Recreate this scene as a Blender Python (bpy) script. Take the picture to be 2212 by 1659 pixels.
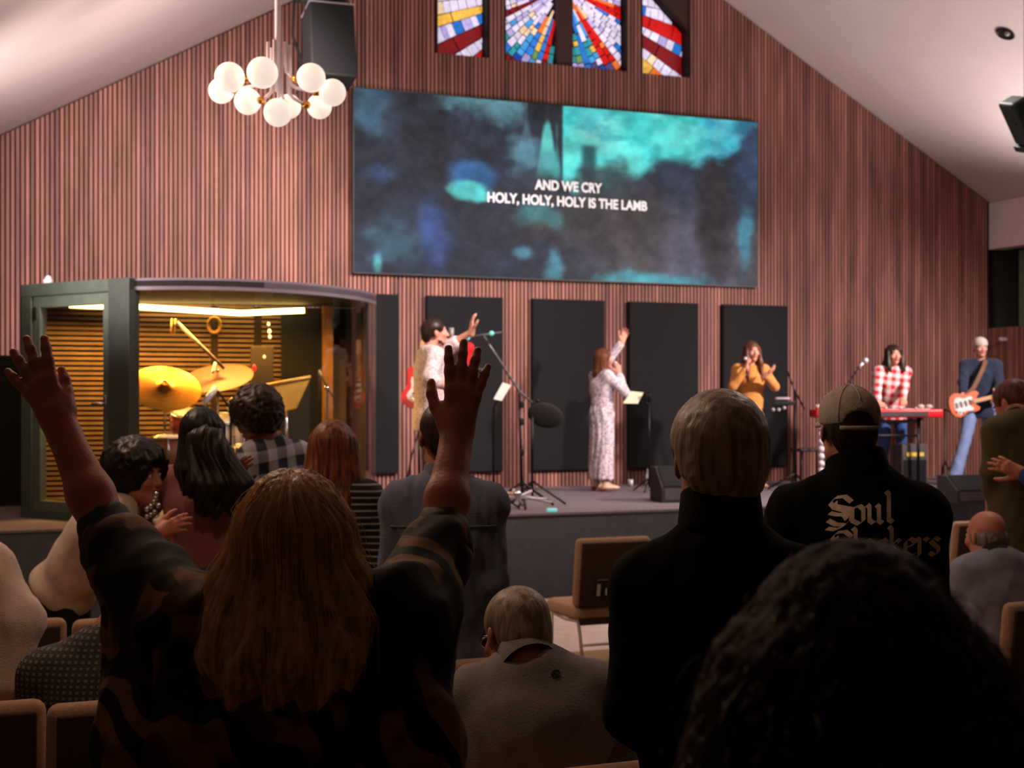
import bpy, bmesh, math, random
import numpy as np
from mathutils import Vector, Matrix, Euler
from mathutils.bvhtree import BVHTree

for o in list(bpy.data.objects):
    bpy.data.objects.remove(o, do_unlink=True)
SC = bpy.context.scene
COL = SC.collection
rnd = random.Random(7)
PI = math.pi

# ------------------------------------------------------------------ camera, light, exposure
F, CX, CY, CZ = 3000.0, 1106.0, 867.0, 1.85          # focal length in pixels, principal column, horizon row, eye height


def P(px, py, Y):
    """real point at distance Y in front of the photographer"""
    return Vector(((px - CX) / F * Y, Y, CZ - (py - CY) / F * Y))


TH = math.atan(F / 7527.0)                             # the end wall stands turned against the view
WE = Vector((math.cos(TH), math.sin(TH), 0))           # along the wall, to the right
WN = Vector((math.sin(TH), -math.cos(TH), 0))          # out of the wall, to the audience
WO = Vector((0.626, 17.235, 0))                        # foot of the wall under the gable
ROOFZ, PITCH, HALF, STAGE = 8.36, 0.56, 6.6, 0.8


def wp(u, z, v=0.0):
    return WO + WE * u + WN * v + Vector((0, 0, z))


def uz(px, py, v=0.0):
    d = Vector(((px - CX) / F, 1, -(py - CY) / F))
    o = Vector((0, 0, CZ))
    t = ((WO + WN * v) - o).dot(WN) / d.dot(WN)
    p = o + d * t
    return (p - WO).dot(WE), p.z


cam_d = bpy.data.cameras.new('camera')
cam = bpy.data.objects.new('camera', cam_d)
COL.objects.link(cam)
cam.location = (0, 0, CZ)
cam.rotation_euler = (PI / 2, 0, 0)
cam_d.sensor_width = 36
cam_d.lens = F / 2212 * 36
cam_d.shift_y = (CY - 829.5) / 2212
cam_d.clip_end = 100
cam_d.dof.use_dof = True
cam_d.dof.focus_distance = 3.2
cam_d.dof.aperture_fstop = 6.5
SC.camera = cam

SC.view_settings.view_transform = 'Standard'
SC.view_settings.look = 'None'
SC.view_settings.gamma = 1
SC.view_settings.use_curve_mapping = False
SC.view_settings.exposure = 0.0
SC.cycles.use_denoising = True
SC.cycles.max_bounces = 8
SC.cycles.caustics_reflective = False
SC.cycles.caustics_refractive = False
SC.cycles.sample_clamp_indirect = 4

wd = bpy.data.worlds.new('world')
SC.world = wd
wd.use_nodes = True
wd.node_tree.nodes['Background'].inputs[0].default_value = (0.02, 0.02, 0.025, 1)
wd.node_tree.nodes['Background'].inputs[1].default_value = 0.3


def spot(name, loc, target, power, col, ang, blend=0.6, size=0.15):
    d = bpy.data.lights.new(name, 'SPOT')
    d.energy = power
    d.color = col
    d.spot_size = math.radians(ang)
    d.spot_blend = blend
    d.shadow_soft_size = size
    o = bpy.data.objects.new(name, d)
    COL.objects.link(o)
    o.location = loc
    o.rotation_euler = (Vector(target) - Vector(loc)).to_track_quat('-Z', 'Y').to_euler()
    return o


def area(name, loc, target, power, col, sx, sy):
    d = bpy.data.lights.new(name, 'AREA')
    d.energy = power
    d.color = col
    d.shape = 'RECTANGLE'
    d.size, d.size_y = sx, sy
    o = bpy.data.objects.new(name, d)
    COL.objects.link(o)
    o.location = loc
    o.rotation_euler = (Vector(target) - Vector(loc)).to_track_quat('-Z', 'Y').to_euler()
    return o


# stage wash lamps hung under the roof, right of centre mostly (shadows fall to the left)
WARM = (1.0, 0.82, 0.79)
spot('stage_lamp', wp(4.6, 4.9, 6.8), wp(0.2, 1.7, 0.8), 3000, WARM, 58, 1.0)
spot('stage_lamp', wp(5.4, 4.6, 6.6), wp(4.2, 1.7, 0.9), 1900, WARM, 58, 1.0)
spot('stage_lamp', wp(-0.5, 6.6, 7.5), wp(-2.8, 2.0, 0.6), 3500, WARM, 58, 1.0)
spot('stage_lamp', wp(-4.8, 4.9, 6.0), wp(-5.0, 3.2, 0.0), 1500, WARM, 74, 1.0)
spot('stage_lamp', wp(1.2, 7.2, 3.6), wp(0.9, 0.2, 5.8), 1700, (1.0, 0.88, 0.84), 70, 0.9)
# added fill: unseen spots by the eaves that throw light up the roof slopes
for v_ in (3.0, 6.4):
    spot('roof_fill', wp(6.1, 3.3, v_), wp(2.6, 7.2, v_ - .3), 700, (1.0, 0.87, 0.87), 125, 1.0, .25)
    spot('roof_fill', wp(-7.4, 2.5, v_ + 1.2), wp(-3.2, 6.8, v_ - .6), 620, (1.0, 0.86, 0.82), 105, 1.0, .25)


def bulb(loc, power, col, size=0.25):
    d = bpy.data.lights.new('rim_fill', 'POINT')
    d.energy = power
    d.color = col
    d.shadow_soft_size = size
    o = bpy.data.objects.new('rim_fill', d)
    COL.objects.link(o)
    o.location = loc


# added point lights out of view, for warm fill and rim light
bulb((-2.9, 7.0, 4.2), 110, (1.0, 0.68, 0.45), .1)
bulb((-0.9, 4.1, 3.6), 40, (1.0, 0.68, 0.45), .1)
bulb((3.0, 8.8, 5.2), 90, (1.0, 0.76, 0.6), .1)


# ------------------------------------------------------------------ materials
def lin(c):
    return tuple((x / 255 / 12.92) if x / 255 <= 0.04045 else ((x / 255 + 0.055) / 1.055) ** 2.4 for x in c)


MATS = {}


def M(name, col, rough=0.6, metal=0.0, var=0.12, scale=8.0, bump=0.0, bscale=60.0, stretch=(1, 1, 1), emit=None, sheen=0.0, rand=0.0, coord='Object', spec=0.5):
    """procedural principled material: colour broken up by noise, fine relief from a second noise"""
    if name in MATS:
        return MATS[name]
    m = bpy.data.materials.new(name)
    m.use_nodes = True
    nt = m.node_tree
    N, L = nt.nodes, nt.links
    b = N['Principled BSDF']
    c = lin(col)
    tc = N.new('ShaderNodeTexCoord')
    mp = N.new('ShaderNodeMapping')
    mp.inputs['Scale'].default_value = stretch
    L.new(tc.outputs[coord], mp.inputs['Vector'])
    nz = N.new('ShaderNodeTexNoise')
    nz.inputs['Scale'].default_value = scale
    nz.inputs['Detail'].default_value = 4
    L.new(mp.outputs['Vector'], nz.inputs['Vector'])
    rp = N.new('ShaderNodeValToRGB')
    rp.color_ramp.elements[0].position = 0.3
    rp.color_ramp.elements[1].position = 0.7
    rp.color_ramp.elements[0].color = (*[x * (1 - var) for x in c], 1)
    rp.color_ramp.elements[1].color = (*[min(1, x * (1 + var)) for x in c], 1)
    L.new(nz.outputs['Fac'], rp.inputs['Fac'])
    out = rp.outputs['Color']
    if rand:
        oi = N.new('ShaderNodeObjectInfo')
        mr = N.new('ShaderNodeMapRange')
        mr.inputs['To Min'].default_value = 1 - rand
        mr.inputs['To Max'].default_value = 1 + rand
        L.new(oi.outputs['Random'], mr.inputs['Value'])
        mx = N.new('ShaderNodeVectorMath')
        mx.operation = 'SCALE'
        L.new(out, mx.inputs[0])
        L.new(mr.outputs['Result'], mx.inputs['Scale'])
        out = mx.outputs['Vector']
    L.new(out, b.inputs['Base Color'])
    b.inputs['Roughness'].default_value = rough
    b.inputs['Metallic'].default_value = metal
    b.inputs['Specular IOR Level'].default_value = spec
    if sheen:
        b.inputs['Sheen Weight'].default_value = sheen
        b.inputs['Sheen Roughness'].default_value = 0.4
    if bump:
        n2 = N.new('ShaderNodeTexNoise')
        n2.inputs['Scale'].default_value = bscale
        n2.inputs['Detail'].default_value = 3
        L.new(mp.outputs['Vector'], n2.inputs['Vector'])
        bp = N.new('ShaderNodeBump')
        bp.inputs['Strength'].default_value = bump
        bp.inputs['Distance'].default_value = 0.01
        L.new(n2.outputs['Fac'], bp.inputs['Height'])
        L.new(bp.outputs['Normal'], b.inputs['Normal'])
    if emit:
        L.new(out, b.inputs['Emission Color'])
        b.inputs['Emission Strength'].default_value = emit
    MATS[name] = m
    return m


def glass_mat(name, tint, refl=1.0):
    m = bpy.data.materials.new(name)
    m.use_nodes = True
    N, L = m.node_tree.nodes, m.node_tree.links
    for n in list(N):
        N.remove(n)
    out = N.new('ShaderNodeOutputMaterial')
    mix = N.new('ShaderNodeMixShader')
    tr = N.new('ShaderNodeBsdfTransparent')
    tr.inputs[0].default_value = (*tint, 1)
    gl = N.new('ShaderNodeBsdfGlossy')
    gl.inputs['Roughness'].default_value = 0.03
    lw = N.new('ShaderNodeLayerWeight')
    lw.inputs[0].default_value = 0.5
    pw_ = N.new('ShaderNodeMath')
    pw_.operation = 'POWER'
    pw_.inputs[1].default_value = 4.5
    L.new(lw.outputs['Facing'], pw_.inputs[0])
    ad = N.new('ShaderNodeMath')
    ad.operation = 'MULTIPLY_ADD'
    ad.inputs[1].default_value = 0.9
    ad.inputs[2].default_value = 0.05
    L.new(pw_.outputs[0], ad.inputs[0])
    L.new(ad.outputs[0], mix.inputs[0])
    L.new(tr.outputs[0], mix.inputs[1])
    L.new(gl.outputs[0], mix.inputs[2])
    L.new(mix.outputs[0], out.inputs[0])
    return m


def pattern_mat(name, kind, cols, rough=0.8, scale=1.0):
    """woven or printed cloth: plaid, stripes, leaf print, floral"""
    m = bpy.data.materials.new(name)
    m.use_nodes = True
    N, L = m.node_tree.nodes, m.node_tree.links
    b = N['Principled BSDF']
    b.inputs['Roughness'].default_value = rough
    tc = N.new('ShaderNodeTexCoord')
    mp = N.new('ShaderNodeMapping')
    L.new(tc.outputs['Object'], mp.inputs['Vector'])
    C = [(*lin(c), 1) for c in cols]

    def mix(f, a, bb):
        x = N.new('ShaderNodeMix')
        x.data_type = 'RGBA'
        L.new(f, x.inputs[0]) if hasattr(f, 'links') else setattr(x.inputs[0], 'default_value', f)
        for s, v in ((x.inputs[6], a), (x.inputs[7], bb)):
            if hasattr(v, 'links'):
                L.new(v, s)
            else:
                s.default_value = v
        return x.outputs[2]

    def step(v, lo, hi):
        r = N.new('ShaderNodeMapRange')
        r.inputs['From Min'].default_value = lo
        r.inputs['From Max'].default_value = hi
        L.new(v, r.inputs['Value'])
        return r.outputs['Result']

    def wave(axis, sc, dist=0.0, ds=1.0):
        w = N.new('ShaderNodeTexWave')
        w.bands_direction = axis
        w.inputs['Scale'].default_value = sc
        w.inputs['Distortion'].default_value = dist
        w.inputs['Detail'].default_value = 1.0
        w.inputs['Detail Scale'].default_value = ds
        L.new(mp.outputs['Vector'], w.inputs['Vector'])
        return w.outputs['Fac']

    if kind == 'plaid':
        mp.inputs['Rotation'].default_value = (0, 0.12, 0.3)
        a = step(wave('X', 2.6 * scale, 0.6), 0.42, 0.58)
        c = step(wave('Z', 2.6 * scale, 0.6), 0.42, 0.58)
        half = mix(0.5, C[0], C[1])
        col = mix(a, mix(c, C[0], half), mix(c, half, C[1]))
    elif kind == 'stripe':
        col = mix(step(wave('Z', 8 * scale, 0.3), 0.78, 0.86), C[0], C[1])
    elif kind == 'leaf':
        mp.inputs['Scale'].default_value = (1.0, 1.0, 0.7)
        blot = N.new('ShaderNodeTexNoise')
        blot.inputs['Scale'].default_value = 7 * scale
        L.new(mp.outputs['Vector'], blot.inputs['Vector'])
        f1 = step(wave('DIAGONAL', 5 * scale, 9, 1.3), 0.46, 0.56)
        f2 = step(blot.outputs['Fac'], 0.44, 0.5)
        mul = N.new('ShaderNodeMath')
        mul.operation = 'MULTIPLY'
        L.new(f1, mul.inputs[0])
        L.new(f2, mul.inputs[1])
        f3 = step(blot.outputs['Fac'], 0.6, 0.63)
        col = mix(f3, mix(mul.outputs[0], C[0], C[1]), C[2])
    elif kind == 'floral':
        v = N.new('ShaderNodeTexVoronoi')
        v.inputs['Scale'].default_value = 38 * scale
        L.new(mp.outputs['Vector'], v.inputs['Vector'])
        col = mix(step(v.outputs['Distance'], 0.32, 0.5), C[1], C[0])
    elif kind == 'waffle':
        a = step(wave('X', 9 * scale, 0.4), 0.3, 0.7)
        c = step(wave('Z', 11 * scale, 0.4), 0.3, 0.7)
        mul = N.new('ShaderNodeMath')
        mul.operation = 'MULTIPLY'
        L.new(a, mul.inputs[0])
        L.new(c, mul.inputs[1])
        col = mix(mul.outputs[0], C[0], C[1])
        bp = N.new('ShaderNodeBump')
        bp.inputs['Strength'].default_value = 0.8
        bp.inputs['Distance'].default_value = 0.004
        L.new(mul.outputs[0], bp.inputs['Height'])
        L.new(bp.outputs['Normal'], b.inputs['Normal'])
    L.new(col, b.inputs['Base Color'])
    return m


def hair_mat(name, dark, light, rough=0.42, sc=55):
    m = bpy.data.materials.new(name)
    m.use_nodes = True
    N, L = m.node_tree.nodes, m.node_tree.links
    b = N['Principled BSDF']
    b.inputs['Roughness'].default_value = rough
    b.inputs['Specular IOR Level'].default_value = 0.3
    tc = N.new('ShaderNodeTexCoord')
    mp = N.new('ShaderNodeMapping')
    mp.inputs['Scale'].default_value = (1, 1, 0.10)
    L.new(tc.outputs['Object'], mp.inputs['Vector'])
    nz = N.new('ShaderNodeTexNoise')
    nz.inputs['Scale'].default_value = sc
    nz.inputs['Detail'].default_value = 5
    nz.inputs['Distortion'].default_value = 0.6
    L.new(mp.outputs['Vector'], nz.inputs['Vector'])
    rp = N.new('ShaderNodeValToRGB')
    rp.color_ramp.elements[0].position = 0.35
    rp.color_ramp.elements[1].position = 0.68
    rp.color_ramp.elements[0].color = (*lin(dark), 1)
    rp.color_ramp.elements[1].color = (*lin(light), 1)
    L.new(nz.outputs['Fac'], rp.inputs['Fac'])
    L.new(rp.outputs['Color'], b.inputs['Base Color'])
    bp = N.new('ShaderNodeBump')
    bp.inputs['Strength'].default_value = 0.7
    bp.inputs['Distance'].default_value = 0.004
    L.new(nz.outputs['Fac'], bp.inputs['Height'])
    L.new(bp.outputs['Normal'], b.inputs['Normal'])
    return m


# ------------------------------------------------------------------ objects
def tag(o, label=None, cat=None, group=None, kind=None):
    if label:
        o['label'] = label
    if cat:
        o['category'] = cat
    if group:
        o['group'] = group
    if kind:
        o['kind'] = kind
    return o


def empty(name, loc, yaw=0.0, label=None, cat=None, group=None):
    o = bpy.data.objects.new(name, None)
    o.empty_display_size = 0.1
    COL.objects.link(o)
    o.location = loc
    o.rotation_euler = (0, 0, yaw)
    return tag(o, label, cat, group)


def mesh_obj(name, verts, faces, mat, parent=None, smooth=False):
    me = bpy.data.meshes.new(name)
    me.from_pydata([tuple(v) for v in verts], [], faces)
    if smooth:
        me.polygons.foreach_set('use_smooth', [True] * len(me.polygons))
    me.update()
    o = bpy.data.objects.new(name, me)
    if mat:
        for mm in (mat if isinstance(mat, list) else [mat]):
            me.materials.append(mm)
    COL.objects.link(o)
    if parent:
        o.parent = parent
    return o


def axes(d, up=Vector((0, 0, 1))):
    d = Vector(d).normalized()
    x = d.cross(up)
    if x.length < 1e-4:
        x = d.cross(Vector((0, 1, 0)))
    x.normalize()
    return x, d.cross(x).normalized()


class MB:
    """collects simple shapes and links them as ONE mesh object"""

    def __init__(s, smooth=False):
        s.v, s.f, s.smooth = [], [], smooth

    def add(s, vs, fs):
        n = len(s.v)
        s.v += [Vector(v) for v in vs]
        s.f += [tuple(i + n for i in f) for f in fs]
        return s

    def box(s, c, size, R=None, taper=1.0, bev=0.0):
        c = Vector(c)
        hx, hy, hz = [x / 2 for x in size]
        if bev <= 0:
            vs = []
            for z in (-1, 1):
                t = taper if z > 0 else 1
                for x, y in ((-1, -1), (1, -1), (1, 1), (-1, 1)):
                    vs.append(Vector((x * hx * t, y * hy * t, z * hz)))
            fs = [(3, 2, 1, 0), (4, 5, 6, 7), (0, 1, 5, 4), (1, 2, 6, 5), (2, 3, 7, 6), (3, 0, 4, 7)]
        else:
            bm = bmesh.new()
            bmesh.ops.create_cube(bm, size=1)
            bmesh.ops.scale(bm, vec=(2 * hx, 2 * hy, 2 * hz), verts=bm.verts)
            bmesh.ops.bevel(bm, geom=bm.edges[:], offset=bev, segments=3, affect='EDGES', profile=0.5)
            bm.verts.index_update()
            vs = [v.co.copy() for v in bm.verts]
            fs = [tuple(v.index for v in f.verts) for f in bm.faces]
            bm.free()
        if R is not None:
            vs = [R @ v for v in vs]
        return s.add([v + c for v in vs], fs)

    def tube(s, pts, r, n=8, r2=None, cap=True, closed=False):
        pts = [Vector(p) for p in pts]
        k = len(pts)
        vs, fs = [], []
        x = None
        for i, p in enumerate(pts):
            a = pts[(i - 1) % k] if (i > 0 or closed) else p
            b = pts[(i + 1) % k] if (i < k - 1 or closed) else p
            d = (b - a).normalized()
            if x is None:
                x, y = axes(d)
            else:
                x = (x - d * x.dot(d)).normalized()
                y = d.cross(x)
            rr = r if r2 is None else r + (r2 - r) * i / max(1, k - 1)
            if not isinstance(rr, (int, float)):
                rr = rr[i]
            for j in range(n):
                t = 2 * PI * j / n
                vs.append(p + x * (rr * math.cos(t)) + y * (rr * math.sin(t)))
        m = k if closed else k - 1
        for i in range(m):
            for j in range(n):
                a, b = i * n + j, i * n + (j + 1) % n
                c, d = ((i + 1) % k) * n + (j + 1) % n, ((i + 1) % k) * n + j
                fs.append((a, b, c, d))
        if cap and not closed:
            fs.append(tuple(reversed(range(n))))
            fs.append(tuple(range((k - 1) * n, k * n)))
        return s.add(vs, fs)

    def lathe(s, prof, n=24, M4=None, cap=True):
        vs, fs = [], []
        for r, z in prof:
            for j in range(n):
                t = 2 * PI * j / n
                vs.append(Vector((r * math.cos(t), r * math.sin(t), z)))
        for i in range(len(prof) - 1):
            for j in range(n):
                fs.append((i * n + j, i * n + (j + 1) % n, (i + 1) * n + (j + 1) % n, (i + 1) * n + j))
        if cap:
            fs.append(tuple(reversed(range(n))))
            fs.append(tuple(range((len(prof) - 1) * n, len(prof) * n)))
        if M4 is not None:
            vs = [M4 @ v for v in vs]
        return s.add(vs, fs)

    def sphere(s, c, r, n=16, m=10, sc=(1, 1, 1), R=None):
        c = Vector(c)
        vs, fs = [], []
        for i in range(1, m):
            for j in range(n):
                a, b = PI * i / m, 2 * PI * j / n
                vs.append(Vector((r * sc[0] * math.sin(a) * math.cos(b), r * sc[1] * math.sin(a) * math.sin(b), r * sc[2] * math.cos(a))))
        top = len(vs)
        vs += [Vector((0, 0, r * sc[2])), Vector((0, 0, -r * sc[2]))]
        for i in range(m - 2):
            for j in range(n):
                fs.append((i * n + j, (i + 1) * n + j, (i + 1) * n + (j + 1) % n, i * n + (j + 1) % n))
        for j in range(n):
            fs.append((top, j, (j + 1) % n))
            fs.append((top + 1, (m - 2) * n + (j + 1) % n, (m - 2) * n + j))
        if R is not None:
            vs = [R @ v for v in vs]
        return s.add([v + c for v in vs], fs)

    def prism(s, poly, d):
        """closed polygon (list of points) swept by vector d"""
        poly = [Vector(p) for p in poly]
        d = Vector(d)
        n = len(poly)
        vs = poly + [p + d for p in poly]
        fs = [tuple(reversed(range(n))), tuple(range(n, 2 * n))]
        for i in range(n):
            j = (i + 1) % n
            fs.append((i, j, n + j, n + i))
        return s.add(vs, fs)

    def build(s, name, mat, parent=None):
        o = mesh_obj(name, s.v, s.f, mat, parent, s.smooth)
        bm = bmesh.new()
        bm.from_mesh(o.data)
        bmesh.ops.recalc_face_normals(bm, faces=bm.faces)
        bm.to_mesh(o.data)
        bm.free()
        return o


def copy_tree(o, parent=None):
    c = o.copy()
    COL.objects.link(c)
    if parent:
        c.parent = parent
    for ch in [x for x in COL.objects if x.parent == o]:
        copy_tree(ch, c)
    return c


# ------------------------------------------------------------------ soft bodies from blended solids
class Sdf:
    def __init__(s):
        s.p = []

    def cone(s, a, b, ra, rb, k=0.02, op=1):
        s.p.append(('c', np.array(a, float), np.array(b, float), ra, rb, k, op))
        return s

    def ell(s, c, r, R=None, k=0.03, op=1):
        s.p.append(('e', np.array(c, float), np.array(r, float), np.array(R, float) if R is not None else None, 0, k, op))
        return s

    def box(s, c, h, R=None, rd=0.01, k=0.01, op=1):
        s.p.append(('b', np.array(c, float), np.array(h, float), np.array(R, float) if R is not None else None, rd, k, op))
        return s

    def mesh(s, vox, disp=None):
        lo, hi, bbs = [], [], []
        for q in s.p:
            if q[0] == 'c':
                a, b, ra, rb = q[1:5]
                l, h = np.minimum(a - ra, b - rb), np.maximum(a + ra, b + rb)
            else:
                r = q[2] + (q[4] if q[0] == 'b' else 0)
                e = r if q[3] is None else np.abs(q[3]) @ r
                l, h = q[1] - e, q[1] + e
            bbs.append((l, h))
            if q[6] > 0:
                lo.append(l)
                hi.append(h)
        org = np.min(lo, 0) - 3 * vox - 0.02
        top = np.max(hi, 0) + 3 * vox + 0.02
        n = np.ceil((top - org) / vox).astype(int) + 1
        D = np.full(n, 0.3, np.float32)
        ax = [(org[i] + vox * np.arange(n[i])).astype(np.float32) for i in range(3)]
        for q, (l, h) in zip(s.p, bbs):
            k = q[5]
            i0 = np.clip(np.floor((l - k - 2.5 * vox - org) / vox).astype(int), 0, n - 1)
            i1 = np.clip(np.ceil((h + k + 2.5 * vox - org) / vox).astype(int) + 1, 1, n)
            if np.any(i1 <= i0):
                continue
            sl = tuple(slice(i0[i], i1[i]) for i in range(3))
            X, Y, Z = np.meshgrid(ax[0][sl[0]], ax[1][sl[1]], ax[2][sl[2]], indexing='ij', sparse=True)
            if q[0] == 'c':
                a, b, ra, rb = q[1:5]
                d = b - a
                dd = max(float(d @ d), 1e-9)
                t = np.clip(((X - a[0]) * d[0] + (Y - a[1]) * d[1] + (Z - a[2]) * d[2]) / dd, 0, 1)
                v = np.sqrt((X - a[0] - t * d[0]) ** 2 + (Y - a[1] - t * d[1]) ** 2 + (Z - a[2] - t * d[2]) ** 2) - (ra + (rb - ra) * t)
            else:
                c, r, R = q[1], q[2], q[3]
                x, y, z = X - c[0], Y - c[1], Z - c[2]
                if R is not None:      # columns of R are the solid's own axes
                    x, y, z = (x * R[0, 0] + y * R[1, 0] + z * R[2, 0], x * R[0, 1] + y * R[1, 1] + z * R[2, 1], x * R[0, 2] + y * R[1, 2] + z * R[2, 2])
                if q[0] == 'e':
                    k0 = np.sqrt((x / r[0]) ** 2 + (y / r[1]) ** 2 + (z / r[2]) ** 2)
                    k1 = np.sqrt((x / r[0] ** 2) ** 2 + (y / r[1] ** 2) ** 2 + (z / r[2] ** 2) ** 2) + 1e-6
                    v = k0 * (k0 - 1) / k1
                    v = np.where(k0 < 0.3, -min(r) * 0.7, v)
                else:
                    qx, qy, qz = np.abs(x) - r[0], np.abs(y) - r[1], np.abs(z) - r[2]
                    v = np.sqrt(np.maximum(qx, 0) ** 2 + np.maximum(qy, 0) ** 2 + np.maximum(qz, 0) ** 2) + np.minimum(np.maximum(qx, np.maximum(qy, qz)), 0) - q[4]
            A = D[sl]
            if q[6] > 0:
                hh = np.clip(0.5 + 0.5 * (v - A) / k, 0, 1)
                D[sl] = v + (A - v) * hh - k * hh * (1 - hh)
            else:
                A2 = -A
                hh = np.clip(0.5 + 0.5 * (v - A2) / k, 0, 1)
                D[sl] = -(v + (A2 - v) * hh - k * hh * (1 - hh))
        if disp is not None:
            near = np.nonzero(np.abs(D) < 0.05)
            D[near] += disp(ax[0][near[0]], ax[1][near[1]], ax[2][near[2]]).astype(np.float32)
        for i in range(3):
            e = [slice(None)] * 3
            e[i] = slice(0, 1)
            D[tuple(e)] = 0.3
            e[i] = slice(n[i] - 1, n[i])
            D[tuple(e)] = 0.3
        return nets(D, org, vox)


CORN = [(0, 0, 0), (1, 0, 0), (0, 1, 0), (1, 1, 0), (0, 0, 1), (1, 0, 1), (0, 1, 1), (1, 1, 1)]
EDG = [(0, 1), (2, 3), (4, 5), (6, 7), (0, 2), (1, 3), (4, 6), (5, 7), (0, 4), (1, 5), (2, 6), (3, 7)]


def nets(D, org, vox):
    S = D < 0
    nx, ny, nz = D.shape
    cnt = np.zeros((nx - 1, ny - 1, nz - 1), np.int8)
    for dx, dy, dz in CORN:
        cnt += S[dx:nx - 1 + dx, dy:ny - 1 + dy, dz:nz - 1 + dz]
    ii, jj, kk = np.nonzero((cnt > 0) & (cnt < 8))
    vals = np.stack([D[ii + a, jj + b, kk + c] for a, b, c in CORN], 1)
    acc = np.zeros((len(ii), 3))
    num = np.zeros(len(ii))
    cor = np.array(CORN, float)
    for a, b in EDG:
        va, vb = vals[:, a], vals[:, b]
        m = (va < 0) != (vb < 0)
        t = np.where(m, va / np.where(m, va - vb, 1), 0)
        acc += m[:, None] * (cor[a] + t[:, None] * (cor[b] - cor[a]))
        num += m
    V = org + vox * (np.stack([ii, jj, kk], 1) + acc / num[:, None])
    ID = np.full(cnt.shape, -1, np.int32)
    ID[ii, jj, kk] = np.arange(len(ii))
    Q = []
    for axis in range(3):
        a = [slice(None)] * 3
        b = [slice(None)] * 3
        a[axis], b[axis] = slice(0, -1), slice(1, None)
        E = np.array(np.nonzero(S[tuple(a)] != S[tuple(b)]))
        o1, o2 = (axis + 1) % 3, (axis + 2) % 3
        ok = (E[o1] > 0) & (E[o1] < D.shape[o1] - 1) & (E[o2] > 0) & (E[o2] < D.shape[o2] - 1)
        E = E[:, ok]
        qd = []
        for d1, d2 in ((-1, -1), (0, -1), (0, 0), (-1, 0)):
            c = E.copy()
            c[o1] += d1
            c[o2] += d2
            qd.append(ID[c[0], c[1], c[2]])
        qd = np.stack(qd, 1)
        ins = S[E[0], E[1], E[2]]
        qd[~ins] = qd[~ins][:, ::-1]
        Q.append(qd)
    return V, np.concatenate(Q)


def merge(*parts):
    V, Q, n = [], [], 0
    for v, q in parts:
        V.append(v)
        Q.append(q + n)
        n += len(v)
    return np.concatenate(V), np.concatenate(Q)


def soft_obj(name, VQ, mat, parent):
    V, Q = VQ
    me = bpy.data.meshes.new(name)
    me.vertices.add(len(V))
    me.vertices.foreach_set('co', V.astype(np.float32).ravel())
    me.loops.add(4 * len(Q))
    me.loops.foreach_set('vertex_index', Q.astype(np.int32).ravel())
    me.polygons.add(len(Q))
    me.polygons.foreach_set('loop_start', np.arange(0, 4 * len(Q), 4, dtype=np.int32))
    me.polygons.foreach_set('use_smooth', np.ones(len(Q), bool))
    me.update(calc_edges=True)
    me.validate()
    if mat:
        me.materials.append(mat)
    o = bpy.data.objects.new(name, me)
    COL.objects.link(o)
    if parent:
        o.parent = parent
    return o
# ------------------------------------------------------------------ the setting
wood_slat = M('slat_wood', (144, 97, 84), 0.66, var=0.34, scale=3.0, stretch=(3, 3, 0.35), rand=0.30, bump=0.25, bscale=40)
wood_gap = M('wall_backing_wood', (58, 30, 24), 0.8, var=0.2, scale=5)
white_paint = M('ceiling_paint', (206, 192, 188), 0.9, var=0.03, scale=2, bump=0.1, bscale=90)
white_wall = M('white_plaster', (222, 206, 208), 0.9, var=0.03, scale=3, bump=0.05)
carpet_dark = M('stage_carpet', (112, 100, 106), 0.95, var=0.2, scale=30, bump=0.5, bscale=300)
stage_face_m = M('stage_face_paint', (70, 72, 78), 0.9, var=0.12, scale=12, bump=0.2, bscale=150)
floor_m = M('floor_concrete', (182, 166, 160), 0.85, var=0.1, scale=6, bump=0.15, bscale=120)
carpet_tan = M('tan_carpet', (128, 106, 66), 0.95, var=0.22, scale=60, bump=0.5, bscale=260)
plank_m = M('floor_plank_paint', (186, 172, 165), 0.8, var=0.12, scale=9, rand=0.06)
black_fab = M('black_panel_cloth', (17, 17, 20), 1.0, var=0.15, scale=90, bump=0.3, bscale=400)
black_pl = M('black_plastic', (20, 20, 22), 0.45, var=0.15, scale=20)
black_mt = M('black_metal', (24, 24, 26), 0.4, 0.6, var=0.15, scale=20)
chrome = M('chrome', (205, 205, 210), 0.18, 1.0, var=0.05, scale=10)
olive_mt = M('olive_booth_frame', (74, 84, 72), 0.5, 0.1, var=0.12, scale=6)
grey_rim = M('grey_booth_rim', (110, 100, 108), 0.45, 0.3, var=0.1, scale=6)
screen_edge = M('screen_edge_black', (10, 10, 12), 0.5, var=0.1)


def roof_z(u):
    return ROOFZ - PITCH * abs(u)


# windows in the end wall: outlines in wall metres (u, z)
cu, _ = uz(1217, 60)
wl0, wz = uz(944, 112)
wl1, _ = uz(1051, 112)
cl0, cz0 = uz(1091, 130)
cl1, _ = uz(1352, 150)
rl0, _ = uz(1386, 160)
rl1, _ = uz(1484, 165)
SHIFT = 0.0
hw = (cl1 - cl0) / 2
cu = (cl0 + cl1) / 2
z_bot = cz0
WINS = {
    1: [(wl0, z_bot), (wl1, z_bot), (wl1, 7.30), (wl0, 6.74)],
    2: [(cl0, z_bot), (cl1, z_bot), (cl1, 7.55), (cu, 7.75), (cl0, 7.55)],
    3: [(rl0, z_bot), (rl1, z_bot), (rl1, 6.62), (rl0, 7.22)],
}


def wall_box_poly(mb, poly, v0, v1):
    mb.prism([wp(u, z, v0) for u, z in poly], WN * (v1 - v0))


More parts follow.
